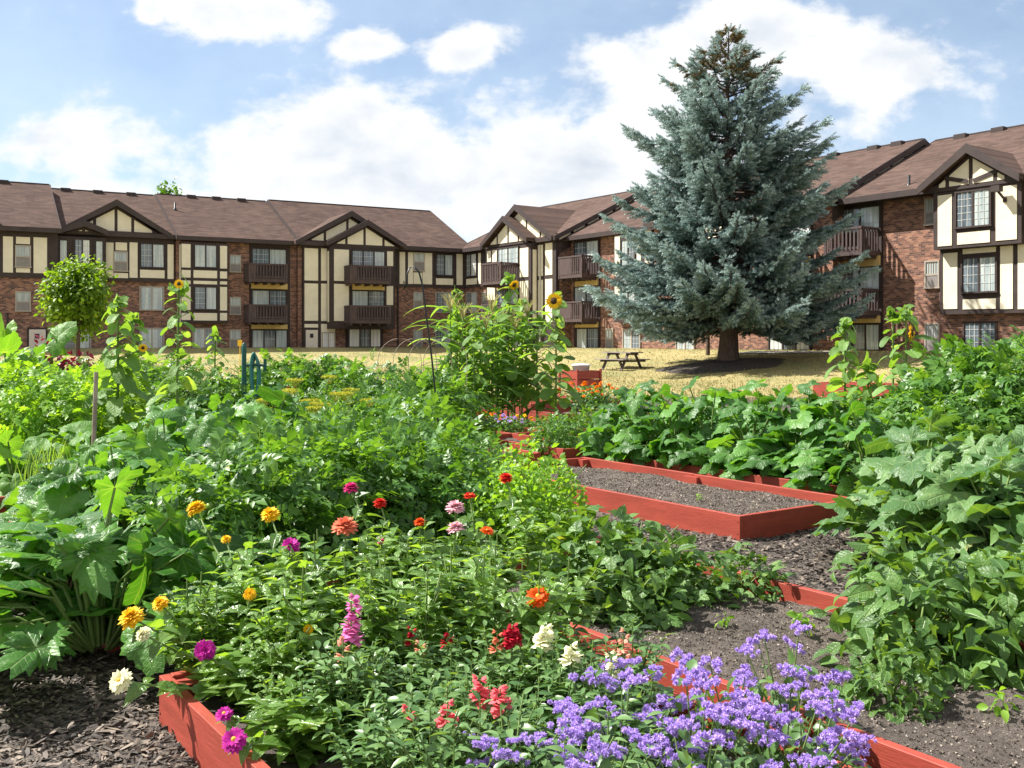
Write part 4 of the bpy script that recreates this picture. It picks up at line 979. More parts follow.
for a in [(350, 620, 3.4, 'rose', 13, 'snapdragon with a tall rose pink spike among zinnia leaves', .15, .034), (411, 638, 3.6, 'crimson', 7, 'crimson snapdragon with a short spike, the one beside the peach floret', .06), (447, 640, 3.55, 'crimson', 4, 'crimson snapdragon showing one small tuft of florets', .03),
          (497, 642, 3.5, 'salmon', 6, 'salmon snapdragon beside the bright crimson cluster', .06), (512, 636, 3.5, 'crimson', 11, 'snapdragon with the widest crimson cluster, below the orange red zinnia', .06, .034), (545, 637, 3.45, 'cream', 8, 'pale yellow snapdragon with the taller of two pale spikes', .06, .037), (572, 656, 3.3, 'cream', 6, 'pale yellow snapdragon right beside the red board', .05, .037),
          (420, 650, 3.5, 'peach', 4, 'peach snapdragon with few florets under the crimson one', .04), (480, 691, 3.05, 'coral', 8, 'coral pink snapdragon standing tallest of its trio', .07, .032), (500, 700, 3.0, 'coral', 8, 'coral pink snapdragon beside a violet floss flower tuft', .07, .032), (447, 716, 2.9, 'coral', 6, 'coral snapdragon with two low florets left of its trio', .06, .032),
          (406, 713, 2.95, 'coral', 3, 'snapdragon with a single small coral bud', .03), (624, 650, 3.35, 'peach', 9, 'peach pink snapdragon spike in front of the red board', .12), (612, 664, 3.2, 'cream', 6, 'cream snapdragon fading at the edge of the violet flowers', .07), (342, 648, 3.35, 'peach', 4, 'snapdragon with faded peach florets below the magenta spike', .06)]: snap(*a)
for a in np.arange(.3, 2.6, .17):
    for b in np.arange(.35, 1.5, .18):
        p = bed_pos(a + rng.uniform(-.06, .06), b + rng.uniform(-.06, .06)); 
        if p[1] < 2.25: continue
        px = 512 + p[0] / p[1] * 1000
        if not (285 < px < 640 and p[1] < 3.75 and px > 285 + (p[1] - 2.3) * 30): continue
        i = rng.integers(0, 3); t = thing('snapdragon_plant', 'narrow-leaved green snapdragon without flowers in the front raised bed', 'snapdragon', (p[0], p[1], .1), rng.uniform(0, 6), 'snapdragons without flowers in the front raised bed')
        t.scale = (1.05, 1.05, rng.uniform(.75, 1.05)); link('stem', SF[i][0], t); link('foliage', SF[i][1], t)

# ------------------------------------------------------------------ floss flowers (violet)
def floss_cluster():
    f = MB(); nb = rng.integers(12, 18)
    for k in range(nb):
        a = rng.uniform(0, 6.28); q = math.sqrt(rng.random()) * .042; c = np.array([math.cos(a) * q, math.sin(a) * q, .012 - q * q * 6 + rng.uniform(-.006, .006)]); rr = rng.uniform(.008, .0125)
        n = 46; d = unit(rng.normal(0, 1, (n, 3)) + [0, 0, .35]); f.scatter(NARROW, frames(d, rnd(n), rr * rng.uniform(.85, 1.15, n), 1.6), np.tile(c, (n, 1)))
        m = 7; ang = np.arange(m) / m * 2 * PI
        f.lathe([(.0004, c[2] - rr * .6), (rr * .6, c[2]), (.0004, c[2] + rr * .6)], 7, (c[0], c[1], 0))
    return f.mesh('floss_cluster', M['p_violet'])
FC = [floss_cluster() for _ in range(6)]
def floss_plant(v):
    st = MB(); P = []
    n = 13
    for k in range(n):
        a = k * 2.4 + rng.uniform(-.5, .5); q = math.sqrt((k + .5) / n) * .21; h = rng.uniform(.24, .43) - q * .5; p = np.array([math.cos(a) * q, math.sin(a) * q, h]); P.append(p)
        st.tube([(0, 0, 0), p * np.array([.5, .5, .55]), p], [.004, .003, .002], 5)
    f = MB(); p, d = dome(170, .2, .27, inner=.3); f.scatter(OVAL3, leaf_frames(p, d, .05), p)
    return st.mesh('floss_stem', M['stem']), f.mesh('floss_foliage', M['lf_snap']), P
FP = [floss_plant(v) for v in range(3)]
floss_names = ['floss flower clump in full violet bloom lowest in the middle of the front bed', 'violet floss flower clump just right of the coral snapdragons', 'dense violet floss flower clump filling the front middle', 'violet floss flower clump in front of the plain red board',
  'violet floss flower clump rising highest over the red board', 'violet floss flower clump leaning over the bare soil of the bean bed', 'violet floss flower clump between two taller violet clumps', 'violet floss flower clump close to the drooping pepper plant',
  'violet floss flower clump covering the red board near the pepper plant', 'last violet floss flower clump before the bare stretch of red board', 'lone violet floss flower clump among snapdragon leaves', 'violet floss flower clump at the foot of the coral snapdragons', 'loose violet floss flower clump with brown spent heads']
for i, (px, Y, s_) in enumerate([(590, 2.5, .95), (535, 2.75, 1.), (620, 2.85, 1.05), (640, 3.15, 1.0), (735, 3.3, 1.0), (790, 3.35, 1.1), (700, 2.95, 1.05), (785, 2.85, 1.1), (812, 2.95, .95), (828, 2.62, .75), (445, 2.72, .62), (475, 2.95, .6), (700, 2.62, 1.)]):
    x = (px - 512) / 1000 * Y; t = thing('floss_flower_plant', floss_names[i], 'floss flower', (x, Y + .05, .08), rng.uniform(0, 6), 'violet floss flowers in the front raised bed'); t.scale = (s_,) * 3
    sm, fm, P = FP[i % 3]; link('stem', sm, t); link('foliage', fm, t)
    for p in P[: (7 if s_ < .7 else 13)]:
        c = link('flower_cluster', FC[rng.integers(0, 6)], t, p); c.rotation_euler = (rng.uniform(-.4, .4), rng.uniform(-.4, .4), rng.uniform(0, 6)); q = rng.uniform(.8, 1.2); c.scale = (q, q, q)

# ------------------------------------------------------------------ vegetables
def veg(name, cat, label, group, sp, v, px, Y, scale=1.0, z=.1, rz=None):
    x = (px - 512) / FPX * Y
    return put(name, label, cat, group, sp[v % len(sp)], (x, Y, z + float(gz(x, Y))), rz, scale)
SP = {}
SP['tomato'] = bush('tomato', COMP, 'lf_tomato', 520, .58, .78, .17, fruit=[('tomato_green', 4, .028)], inner=.4, amp=.4)
SP['tall_tomato'] = bush('tall_tomato', COMP, 'lf_tomato', 620, .6, 1.25, .2, fruit=[('tomato_green', 3, .03), ('tomato_red', 2, .03)], inner=.35, amp=.4)
SP['lime'] = bush('lime_bush', COMP, 'lf_lime', 620, .62, 1.12, .17, inner=.4, amp=.3)
SP['bean'] = bush('bean_bush', TINY, 'lf_lime', 1500, .36, .72, .05, inner=.35, amp=.3, jit=.8)
SP['zucchini'] = big_leaf_plant('zucchini', ZUC + SQ[:1], 'lf_squash', 80, .6, .78, .14, .27, .8, .007)
SP['squash'] = big_leaf_plant('squash', SQ, 'lf_squash', 66, .6, .85, .12, .24, .8)
SP['grey_squash'] = big_leaf_plant('grey_squash', SQ + ZUC, 'lf_grey', 46, .6, .85, .17, .31, .6)
SP['cucumber'] = big_leaf_plant('cucumber', [CUC], 'lf_cuc', 56, .5, .55, .09, .17, .8)
SP['pepper'] = bush('pepper', OVAL, 'lf_pepper', 300, .34, .56, .105, droop=.7, inner=.25, jit=.75, amp=.6)
SP['potato'] = bush('bush_bean', [TRI, OVAL], 'lf_pepper', 270, .32, .5, .115, droop=.45, inner=.25, jit=.7, amp=.5)
SP['red'] = bush('red_bush', OVAL3, 'lf_red', 420, .6, .9, .12, 'stem_brown')
def onion():
    out = []
    for v in range(2):
        f = MB(); n = 60; a = rng.random(n) * 6.28; d = np.stack([np.cos(a), np.sin(a), np.zeros(n)], 1)
        ax = unit(d * rng.uniform(.05, .5, (n, 1)) + [0, 0, 1.]); no = unit(d * -1 + rnd(n, .2)); f.scatter(blade_leaf(6, .012, .32), frames(ax, -no, rng.uniform(.35, .62, n)), d * rng.uniform(0, .1, (n, 1)))
        out.append([('foliage', f.mesh('onion_foliage', M['lf_cuc']))])
    return out
SP['onion'] = onion()
def corn():
    out = []
    for v in range(3):
        H = rng.uniform(1.75, 2.0); st = MB(); st.tube([(0, 0, 0), (.02, 0, H * .5), (0, .02, H * .92)], [.016, .013, .007], 7)
        f = MB(); n = 16; a = np.arange(n) * PI + rng.uniform(-.5, .5, n); z = np.linspace(.2, H * .88, n); d = np.stack([np.cos(a), np.sin(a), rng.uniform(.7, 1.3, n)], 1)
        no = np.stack([-np.cos(a), -np.sin(a), np.full(n, .9)], 1); f.scatter(blade_leaf(9, .075, .55), frames(d, no, rng.uniform(.6, .95, n)), np.stack([np.zeros(n), np.zeros(n), z], 1))
        ts = MB()
        for k in range(12):
            b = k * 2.4; ts.tube([(0, 0, H * .88), (math.cos(b) * .06, math.sin(b) * .06, H * .98), (math.cos(b) * .15, math.sin(b) * .15, H * 1.03)], [.005, .006, .004], 4)
        out.append([('stem', st.mesh('corn_stalk', M['stem'])), ('foliage', f.mesh('corn_foliage', M['lf_corn'])), ('tassel', ts.mesh('corn_tassel', M['tassel']))])
    return out
SP['corn'] = corn()
def sunflower_parts(H, n, lmin, lmax, zlo=.15, lean=(0, 0)):
    n = int(n * 1.25); st = MB(); pts = [(0, 0, 0), (lean[0] * .3, lean[1] * .3, H * .5), (lean[0], lean[1], H)]; st.tube(pts, [.018, .014, .009], 7)
    f = MB(True); t = np.linspace(zlo, .99, n); a = np.arange(n) * 2.4 + rng.uniform(-.3, .3, n)
    d = np.stack([np.cos(a), np.sin(a), np.zeros(n)], 1); base = np.stack([lean[0] * t * t, lean[1] * t * t, H * t], 1); pl = rng.uniform(.1, .26, n) * (1.15 - .8 * t)
    P = base + d * pl[:, None] + np.array([0, 0, .5]) * pl[:, None]
    for k in range(n): st.tube([base[k], P[k]], [.005, .004], 5, 0, False)
    ax = unit(d + [0, 0, -.35] + rnd(n, .25)); no = unit(np.array([0, 0, 1.]) + d * .6 + rnd(n, .25)); f.scatter(HEART, frames(ax, no, rng.uniform(lmin, lmax, n) * (1.15 - .6 * t)), P)
    nb = 12; p = np.array([lean[0], lean[1], H]) + rng.normal(0, .035, (nb, 3)); d2 = unit(rng.normal(0, 1, (nb, 3)) + [0, 0, .6]); f.scatter(HEART, frames(d2, rnd(nb) + [0, 0, 1.], rng.uniform(.06, .12, nb)), p)
    return st, f
SUNH = disc_head(0, .105, 'p_yellow', 'centre_dark', ((1., 4, 19), (.92, 12, 18)), .42, .2, .1)
BUDH = disc_head(0, .07, 'lf_sun', 'centre_dark', ((1., 30, 14), (.85, 45, 12)), .35, .25, .2)
def sunflower(px, Y, top_py, label, heads=(), n=26, lmin=.16, lmax=.27, zlo=.15, lean=(0, 0)):
    x = (px - 512) / 1000 * Y; H = CAM_Z + (HZ - top_py) / 1000 * Y - .05
    t = thing('sunflower_plant', label, 'sunflower', (x, Y, 0), 0, 'sunflowers in the garden')
    st, f = sunflower_parts(H, n, lmin, lmax, zlo, lean)
    for (hx, hy, hs, rot, kind) in heads:
        p = at(hx, hy, Y - .1) - np.array([x, Y, 0]); st.tube([(lean[0] * .8, lean[1] * .8, min(p[2] - .12, H * .9)), p * np.array([.6, .6, 1]) - [0, 0, .05], p + np.array([0, .02, -.01])], [.009, .008, .007], 6)
        add_head(t, SUNH if kind else BUDH, p, rot, hs * Y / 1000 / .21)
    st.build('stem', M['stem'], t); f.build('foliage', M['lf_sun'], t)
FCAM = (R(72), 0, 0)
sunflower(118, 10.2, 300, 'tall leafy sunflower with an orange yellow bloom low on its side', [(143, 348, 9, (R(75), 0, R(25)), 1)], 40, .16, .26, .3)
sunflower(133, 10.9, 318, 'leafy sunflower close behind the tallest leafy one, not in bloom', [], 30, .14, .24, .3)
sunflower(176, 9.8, 283, 'slender tall sunflower with one gold bloom at its very top', [(179, 284, 10, (R(70), 0, R(30)), 1)], 30, .12, .2, .3, (.03, 0))
sunflower(215, 15.5, 333, 'tall bloomless sunflower between the slender one and the teal hose post', [], 34, .12, .2, .2)
sunflower(457, 16.2, 292, 'sunflower with a greenish yellow bloom beside the corn, nearest the shepherd hook', [(454, 294, 12, (R(78), 0, R(10)), 0), (447, 309, 7, (R(60), 0, 0), 0)], 24, .2, .3, .25, (.0, 0))
sunflower(508, 16.6, 276, 'tallest sunflower with a bowed green top behind the corn', [(514, 285, 11, (R(120), 0, R(40)), 1)], 34, .2, .32, .2, (.03, 0))
sunflower(522, 17.2, 300, 'sunflower with heavy drooping leaves right of the tallest one', [], 24, .25, .38, .2)
sunflower(474, 15.6, 318, 'leafy green sunflower among the corn, left of the tallest one', [], 26, .18, .3, .2)
sunflower(492, 17.0, 306, 'leafy green sunflower directly behind the corn tassels', [], 26, .2, .3, .2)
sunflower(537, 16.6, 320, 'short leafy sunflower between the drooping one and the bright bloom', [], 26, .2, .3, .15)
sunflower(556, 16.0, 294, 'sunflower with a bright open yellow bloom facing the viewer', [(554, 301, 17, (R(85), 0, R(-5)), 1)], 34, .18, .3, .15)
sunflower(845, 12.6, 322, 'short sunflower with a pale budding head beside the spruce', [(838, 329, 9, (R(40), 0, 0), 0)], 28, .16, .28, .3)
sunflower(893, 11.6, 314, 'thin bloomless sunflower stem next to the ragged bloom', [], 14, .12, .2, .35)
sunflower(906, 11.4, 309, 'sunflower with a ragged yellow bloom turned aside by the brick wall', [(911, 333, 19, (R(85), 0, R(60)), 1)], 20, .16, .3, .3)
sunflower(868, 12.2, 362, 'low broad-leaved sunflower not yet in bloom beside the other right-hand sunflowers', [], 22, .2, .32, .3)

for i, (px, Y) in enumerate([(455, 16.8), (468, 16.2), (480, 16.9), (492, 16.3), (503, 17.0), (515, 16.4), (527, 17.1), (474, 17.6), (498, 17.7), (520, 17.8), (463, 15.9), (486, 15.8), (450, 16.1), (474, 16.4), (497, 16.6), (512, 16.9)]):
    veg('corn_plant', 'corn', 'tall green corn stalk with a pale tassel in the middle bed', 'corn stalks in the middle bed', SP['corn'], i, px, Y, rng.uniform(.9, 1.12))
# zucchini on the near side
zl = ['zucchini with the largest jagged leaves spilling onto the mulch', 'zucchini with jagged leaves behind the largest one at the mulch edge', 'zucchini with dark jagged leaves next to the cream zinnia', 'zucchini with jagged leaves near the onion clump', 'zucchini with jagged leaves in the centre of its bed', 'zucchini with jagged leaves beside the lone yellow zinnia', 'zucchini with jagged leaves just below the wooden stake']
for i, (px, Y, s_) in enumerate([(100, 4.6, 1.15), (58, 5.0, .85), (165, 5.1, .8), (98, 6.6, .95), (120, 6.2, 1.05), (175, 6.3, 1.0), (128, 7.2, 1.0)]):
    veg('zucchini_plant', 'zucchini plant', zl[i], 'zucchini plants in the near left bed', SP['zucchini'], i, px, Y, (s_, s_, s_ * (.78 if i < 3 else .92)))
sl_ = ['broad-leaved squash just behind the dark tomatoes', 'squash with pale sunlit leaves beside the dill', 'squash in front of the dill umbels', 'squash behind the slender sunflower', 'squash with large drooping leaves left of the dill', 'squash at the foot of the slender sunflower', 'squash farthest back of the squash behind the tomatoes']
for i, (px, Y, s_) in enumerate([(205, 7.9, 1.), (262, 8.6, 1.12), (300, 8.9, 1.0), (195, 9.4, 1.), (268, 9.6, 1.1), (165, 8.6, .95), (232, 10.4, 1.)]):
    veg('squash_plant', 'squash plant', sl_[i], 'squash plants in the second left bed', SP['squash'], i, px, Y, s_)
cl = ['round-leaved cucumber left of the onion clump', 'round-leaved cucumber behind the onion clump', 'round-leaved cucumber at the wooden stake', 'round-leaved cucumber under the lime green bush', 'round-leaved cucumber right of the stake']
for i, (px, Y, s_) in enumerate([(14, 8.5, 1.), (52, 9.0, 1.1), (95, 8.9, 1.1), (30, 9.7, 1.1), (135, 8.9, 1.1)]): veg('cucumber_plant', 'cucumber plant', cl[i], 'cucumber plants in the left bed', SP['cucumber'], i, px, Y, s_)
tv = ['tall cucumber vine with big pale leaves at the left edge of the garden', 'tall cucumber vine leaning over the lime bushes']
for i, (px, Y) in enumerate([(8, 12.3), (38, 12.6)]): veg('cucumber_plant', 'cucumber vine', tv[i], None, SP['cucumber'], i, px, Y, (1.4, 1.4, 2.75))
for i, (px, Y) in enumerate([(38, 7.9), (58, 8.1)]): veg('onion_plant', 'onion', ['tuft of thin green onion leaves over the red board', 'tuft of onion leaves behind the first onion tuft'][i], None, SP['onion'], i, px, Y, 1.05, .12)
lb = ['lime green bush at the left edge of the garden', 'lime green bush second from the left edge', 'lime green bush right by the wooden stake', 'lime green bush behind, under the tall cucumber vine', 'lime green bush behind the stake', 'lime green bush filling the back beside the leafy sunflowers']
for i, (px, Y, s_) in enumerate([(5, 10.3, 1.02), (45, 10.1, 1.0), (82, 10.4, .88), (28, 11.4, 1.02), (72, 11.5, .86), (112, 12.2, .9)]): veg('leafy_bush', 'bush', lb[i], 'lime green bushes in the far left bed', SP['lime'], i, px, Y, s_)
for i, (px, Y) in enumerate([(50, 20.), (66, 20.4), (80, 20.1)]): veg('red_leaved_bush', 'bush', 'dark red leaved bush below the young maple', 'red leaved bushes below the maple', SP['red'], i, px, Y, (1., 1., 1.3))
# tomatoes
tom = [(222, 5.5, .95), (262, 5.75, 1.0), (300, 6.1, 1.0), (345, 6.3, .95), (392, 6.4, .95), (432, 6.5, .95), (318, 7.0, 1.), (376, 7.3, 1.), (440, 7.5, .92), (470, 8.0, .78), (345, 8.2, 1.), (412, 8.5, 1.), (290, 7.4, .95), (365, 9.5, 1.), (430, 9.8, 1.), (440, 10.4, .75), (330, 10.2, .95), (395, 11., 1.), (245, 6.6, .95), (455, 9.0, .75)]
tl = ['closest to the zucchini', 'under the two yellow zinnias', 'behind the magenta zinnia', 'behind the salmon zinnia', 'behind the red zinnia', 'behind the pale pink zinnias', 'in the middle of the tomato thicket', 'in the thicket below the shepherd hook', 'beside the yellowish bean bush', 'left of the bare soil', 'in front of the dill', 'at the foot of the shepherd hook', 'next to the sunlit squash', 'behind the dill and the hook', 'in front of the corn bed', 'next to the pansies', 'between dill and wire hoops', 'below the wire hoops', 'in the dark gap beside the squash', 'by the red end board']
for i, (px, Y, s_) in enumerate(tom): veg('tomato_plant', 'tomato plant', 'low sprawling tomato plant ' + tl[i], 'low sprawling tomato plants', SP['tomato'], i, px, Y, s_)
tt = [(385, 12.9, .84), (425, 13.1, .82), (450, 13.4, .75), (350, 14.2, .92), (308, 15.6, .95), (405, 14.6, .8), (272, 17., .98), (335, 16.2, .95), (368, 15.6, .88), (290, 18.2, .98), (160, 15.8, .85), (195, 14.8, .8), (228, 14.6, .78), (250, 15.8, .82), (140, 17.5, .95), (100, 16.2, .95), (180, 18.2, .9), (440, 15.2, .8),
      (955, 9.7, 1.08), (990, 9.2, 1.16), (1026, 9.4, 1.2), (972, 10.7, 1.1), (1012, 10.8, 1.18), (1045, 8.7, 1.15), (850, 11.3, .62), (885, 10.9, .62), (920, 10.2, .75), (832, 12.0, .62), (872, 12.1, .6), (935, 11.6, .8), (1000, 8.4, .85), (955, 8.6, .8)]
tn = ['below the wire hoops', 'right of the wire hoops', 'at the corn', 'left of the wire hoops', 'in front of the white ground floor door', 'behind the wire hoops', 'right of the teal hose post', 'in front of the brick strip between door and window', 'in front of the left wing balcony windows', 'farthest back by the hose post', 'behind the slender sunflower', 'left of the bloomless sunflower', 'left of the teal hose post', 'in front of the teal hose post', 'behind the leafy sunflowers', 'left behind the leafy sunflowers', 'behind the bloomless sunflower', 'behind the shepherd hook',
      'at the left of the tall dark thicket', 'in the middle of the tall dark thicket', 'at the right edge of the garden', 'behind the tall dark thicket', 'rising highest in the tall dark thicket', 'cut off by the right edge', 'under the ragged sunflower', 'under the thin sunflower stem', 'between the sunflowers and the dark thicket', 'under the budding sunflower', 'behind the low sunflower', 'behind the ragged sunflower', 'in front of the dark thicket by the grey squash', 'in front of the dark thicket, left of the other front one']
for i, (px, Y, s_) in enumerate(tt): veg('tomato_plant', 'tomato plant', 'tall bushy tomato plant ' + tn[i], 'tall bushy tomato plants', SP['tall_tomato'], i, px, Y, (min(s_, 1.08), min(s_, 1.08), s_))
bl = ['yellowish small-leaved bean bush standing highest beside the bare bed', 'yellowish small-leaved bean bush behind the tallest red zinnia', 'yellowish small-leaved bean bush touching the empty bed board', 'yellowish small-leaved bean bush behind the other bean bushes']
for i, (px, Y, s_) in enumerate([(540, 6.25, .95), (510, 6.2, .86), (550, 6.8, .86), (520, 7.1, .8)]): veg('bean_bush', 'bean bush', bl[i], 'yellowish bean bushes', SP['bean'], i, px, Y, s_)
bb = ['bush bean with cupped leaves at the far end of the bean bed', 'bush bean with cupped leaves in front of the empty bed', 'bush bean with dark leaves close to the bare soil', 'low bush bean beside the bare soil patch', 'small bush bean at the thin red back board', 'bush bean next to the red end board']
for i, (px, Y, s_) in enumerate([(598, 5.4, 1.05), (638, 5.4, 1.05), (628, 5.05, .9), (682, 5.25, .68), (742, 5.45, .6), (662, 5.6, .6)]): veg('bush_bean_plant', 'bush bean', bb[i], 'bush beans in the bean bed', SP['potato'], i, px, Y, (s_, s_, s_ * .8))
pl = ['pepper plant with drooping leaves at the left of the pepper row', 'pepper plant with drooping leaves in the middle of the front row', 'pepper plant with drooping leaves nearest the right edge', 'pepper plant drooping in front of the grey squash', 'pepper plant behind the middle one', 'pepper plant by the red corner board', 'pepper plant half cut by the right edge', 'low pepper plant spreading at the front red board']
for i, (px, Y, s_) in enumerate([(918, 4.35, .95), (975, 4.25, 1.0), (1035, 4.3, 1.05), (905, 4.85, .85), (960, 4.8, .95), (1015, 4.85, 1.0), (1065, 4.6, 1.1), (890, 3.8, .55)]): veg('pepper_plant', 'pepper plant', pl[i], 'pepper plants in the right front bed', SP['pepper'], i, px, Y, (s_, s_, s_ * (.8 if Y < 4.5 else .7)))
gl = ['grey-leaved squash reaching left over the empty bed corner', 'grey-leaved squash above the pepper plants', 'grey-leaved squash at the right edge of the picture', 'grey-leaved squash left behind the front ones', 'grey-leaved squash in front of the dark tomato thicket', 'grey-leaved squash farthest right behind', 'grey-leaved squash nearest the red corner board', 'grey-leaved squash in the centre of its patch']
for i, (px, Y, s_) in enumerate([(918, 6.4, .85), (962, 6.1, .9), (1035, 6.1, .95), (925, 7.2, .9), (975, 7.4, .95), (1035, 7.3, 1.0), (1000, 5.8, .8), (1000, 6.8, .95)]): veg('squash_plant', 'squash plant', gl[i], 'grey-leaved squash on the right', SP['grey_squash'], i, px, Y, s_)
rl = ['first squash of the green row behind the empty bed, next to the orange marigolds', 'second squash of the green row behind the empty bed', 'third squash of the green row behind the empty bed', 'fourth squash of the green row behind the empty bed', 'fifth squash of the green row behind the empty bed', 'last squash of the green row behind the empty bed',
      'squash behind the first two of the green row', 'squash in the second line in front of the spruce trunk', 'squash in the second line right of the spruce trunk', 'squash in the second line before the budding sunflower', 'squash between the green row and the grey-leaved squash', 'squash leaning over the back corner of the empty bed']
for i, (px, Y, s_) in enumerate([(640, 11.6, .98), (675, 11.2, 1.02), (712, 10.8, 1.0), (752, 10.4, 1.0), (795, 10., 1.0), (838, 9.7, 1.), (655, 12.6, 1.02), (705, 12.2, 1.08), (760, 11.7, 1.05), (810, 11.2, 1.08), (868, 9.0, .95), (628, 12.2, .9)]): veg('squash_plant', 'squash plant', rl[i], 'green squash row behind the empty bed', SP['squash'], i, px, Y, s_)
# dill
def dill():
    out = []
    for v in range(2):
        st = MB(); f = MB(); um = []
        for k in range(4):
            a = k * 1.57 + rng.uniform(-.3, .3); q = rng.uniform(.1, .24); h = rng.uniform(.7, 1.05); e = np.array([math.cos(a) * q, math.sin(a) * q, h]); st.tube([(0, 0, 0), e * np.array([.4, .4, .5]), e], [.006, .005, .003], 5)
            u = MB(); n = 26; b = np.arange(n) * 2.4; rr = np.sqrt((np.arange(n) + .5) / n) * .075
            for i in range(n):
                c = np.array([math.cos(b[i]) * rr[i], math.sin(b[i]) * rr[i], .03 - rr[i] ** 2 * 1.5]); u.tube([(0, 0, -.05), c], [.0015, .001], 3, 0, False)
                d = unit(rng.normal(0, 1, (7, 3)) + [0, 0, .5]); u.scatter(TINY, frames(d, rnd(7), rng.uniform(.012, .02, 7)), np.tile(c, (7, 1)))
            um.append((u.mesh('dill_umbel', M['umbel']), e))
        n = 900; p, d = dome(n, .26, .85, inner=.1, amp=.3); f.scatter(NARROW, frames(unit(d + rnd(n, .7)), rnd(n), rng.uniform(.04, .09, n), .35), p)
        out.append((st.mesh('dill_stem', M['stem']), f.mesh('dill_foliage', M['lf_dill']), um))
    return out
DI = dill()
for i, (px, Y) in enumerate([(345, 9.0), (318, 8.7), (290, 9.0), (306, 9.5)]):
    t = thing('dill_plant', ['dill with one flat yellow umbel standing clear above the squash', 'feathery dill with yellow umbels in the middle of its clump', 'feathery dill with yellow umbels at the squash side', 'feathery dill at the back of its clump'][i], 'dill', ((px - 512) / 1000 * Y, Y, .1), i * 1.7, 'dill plants')
    sm, fm, um = DI[i % 2]; link('stem', sm, t); link('foliage', fm, t)
    for m_, e in um: link('umbel', m_, t, e)
# low bedding flowers
def bedding(mat, n=12, r=.24, h=.26, cm='centre_gold', leaf='lf_tomato'):
    st = MB(); stems(st, 5, r, h); f = MB(); p, d = dome(260, r, h, inner=.3); f.scatter(OVAL3, leaf_frames(p, d, .05), p)
    hd = disc_head(0, .032, mat, cm, ((1., 10, 12), (.75, 35, 10), (.5, 60, 8)), .15); hp = [np.array([math.cos(k * 2.4), math.sin(k * 2.4), 0]) * r * math.sqrt((k + .5) / n) + [0, 0, h * (1.08 - .35 * (k / n))] for k in range(n)]
    return st.mesh('bedding_stem', M['stem']), f.mesh('bedding_foliage', M[leaf]), hd, hp
BED = {c: bedding(c) for c in ('p_marigold', 'p_violet', 'p_yellow')}
def bed_flower(px, Y, c, label, cat, name, s_=1.0, z=.12):
    t = thing(name, label, cat, ((px - 512) / 1000 * Y, Y, z), rng.uniform(0, 6), None); t.scale = (s_,) * 3
    sm, fm, hd, hp = BED[c]; link('stem', sm, t); link('foliage', fm, t)
    for p in hp: add_head(t, hd, p, (rng.uniform(-.5, .5), rng.uniform(-.5, .5), 0), 1.0, 'flower')
bed_flower(600, 19.6, 'p_marigold', 'marigold covered in orange flowers nearest the lawn', 'marigold', 'marigold_plant', 1.6, .2); bed_flower(588, 19.2, 'p_marigold', 'marigold with orange flowers left of the fullest one', 'marigold', 'marigold_plant', 1.4, .15); bed_flower(580, 19.4, 'p_marigold', 'green marigold with few orange flowers behind the scraggly tomato', 'marigold', 'marigold_plant', 2.0, .1)
bed_flower(488, 14.8, 'p_marigold', 'orange bedding flower below the corn', 'marigold', 'marigold_plant', 1.1); bed_flower(500, 14.7, 'p_violet', 'violet pansy clump in the small middle bed', 'pansy', 'pansy_plant', 1.); bed_flower(512, 14.6, 'p_violet', 'violet pansy clump right of the other pansies', 'pansy', 'pansy_plant', .9); bed_flower(522, 15., 'p_yellow', 'yellow bedding flower beside the red box corner', 'pansy', 'pansy_plant', .9)
for i, (px, Y, s_) in enumerate([(552, 12.4, .55), (572, 12.9, .55), (556, 13.6, .45), (590, 15.0, .5)]):
    veg('tomato_plant', 'tomato plant', 'scraggly low tomato plant ' + ['on the bare soil of the middle bed', 'at the end board of the middle bed', 'right of the pansies', 'beside the lit red board'][i], 'scraggly tomato plants in the middle beds', SP['tomato'], i, px, Y, s_)

# seedling weeds on the bare soil
wf = MB(True); p, d = dome(16, .05, .05, inner=.2); wf.scatter(OVAL, leaf_frames(p, d, .045), p); wm = wf.mesh('weed_leaves', M['lf_lime'])
for i, (px, py, s_) in enumerate([(803, 632, 1.), (683, 616, .7), (724, 628, .6), (1002, 716, .9), (700, 500, .5), (768, 520, .5)]):
    q = at(px, py, 1.375 / ((py - HZ) / FPX)); o = link('weed_seedling', wm, None, (q[0], q[1], .125)); o.scale = (s_,) * 3; o.rotation_euler = (0, 0, i * 1.3)
    tag(o, ['tiny weed seedling on the bare soil next to the pepper plants', 'tiny weed seedling in the shade of the bush beans', 'tiny weed seedling on the bare soil behind the violet floss flowers', 'tiny weed seedling in the soil at the lower right corner', 'tiny weed seedling in the middle of the empty bed', 'tiny weed seedling near the front corner of the empty bed'][i], 'weed')
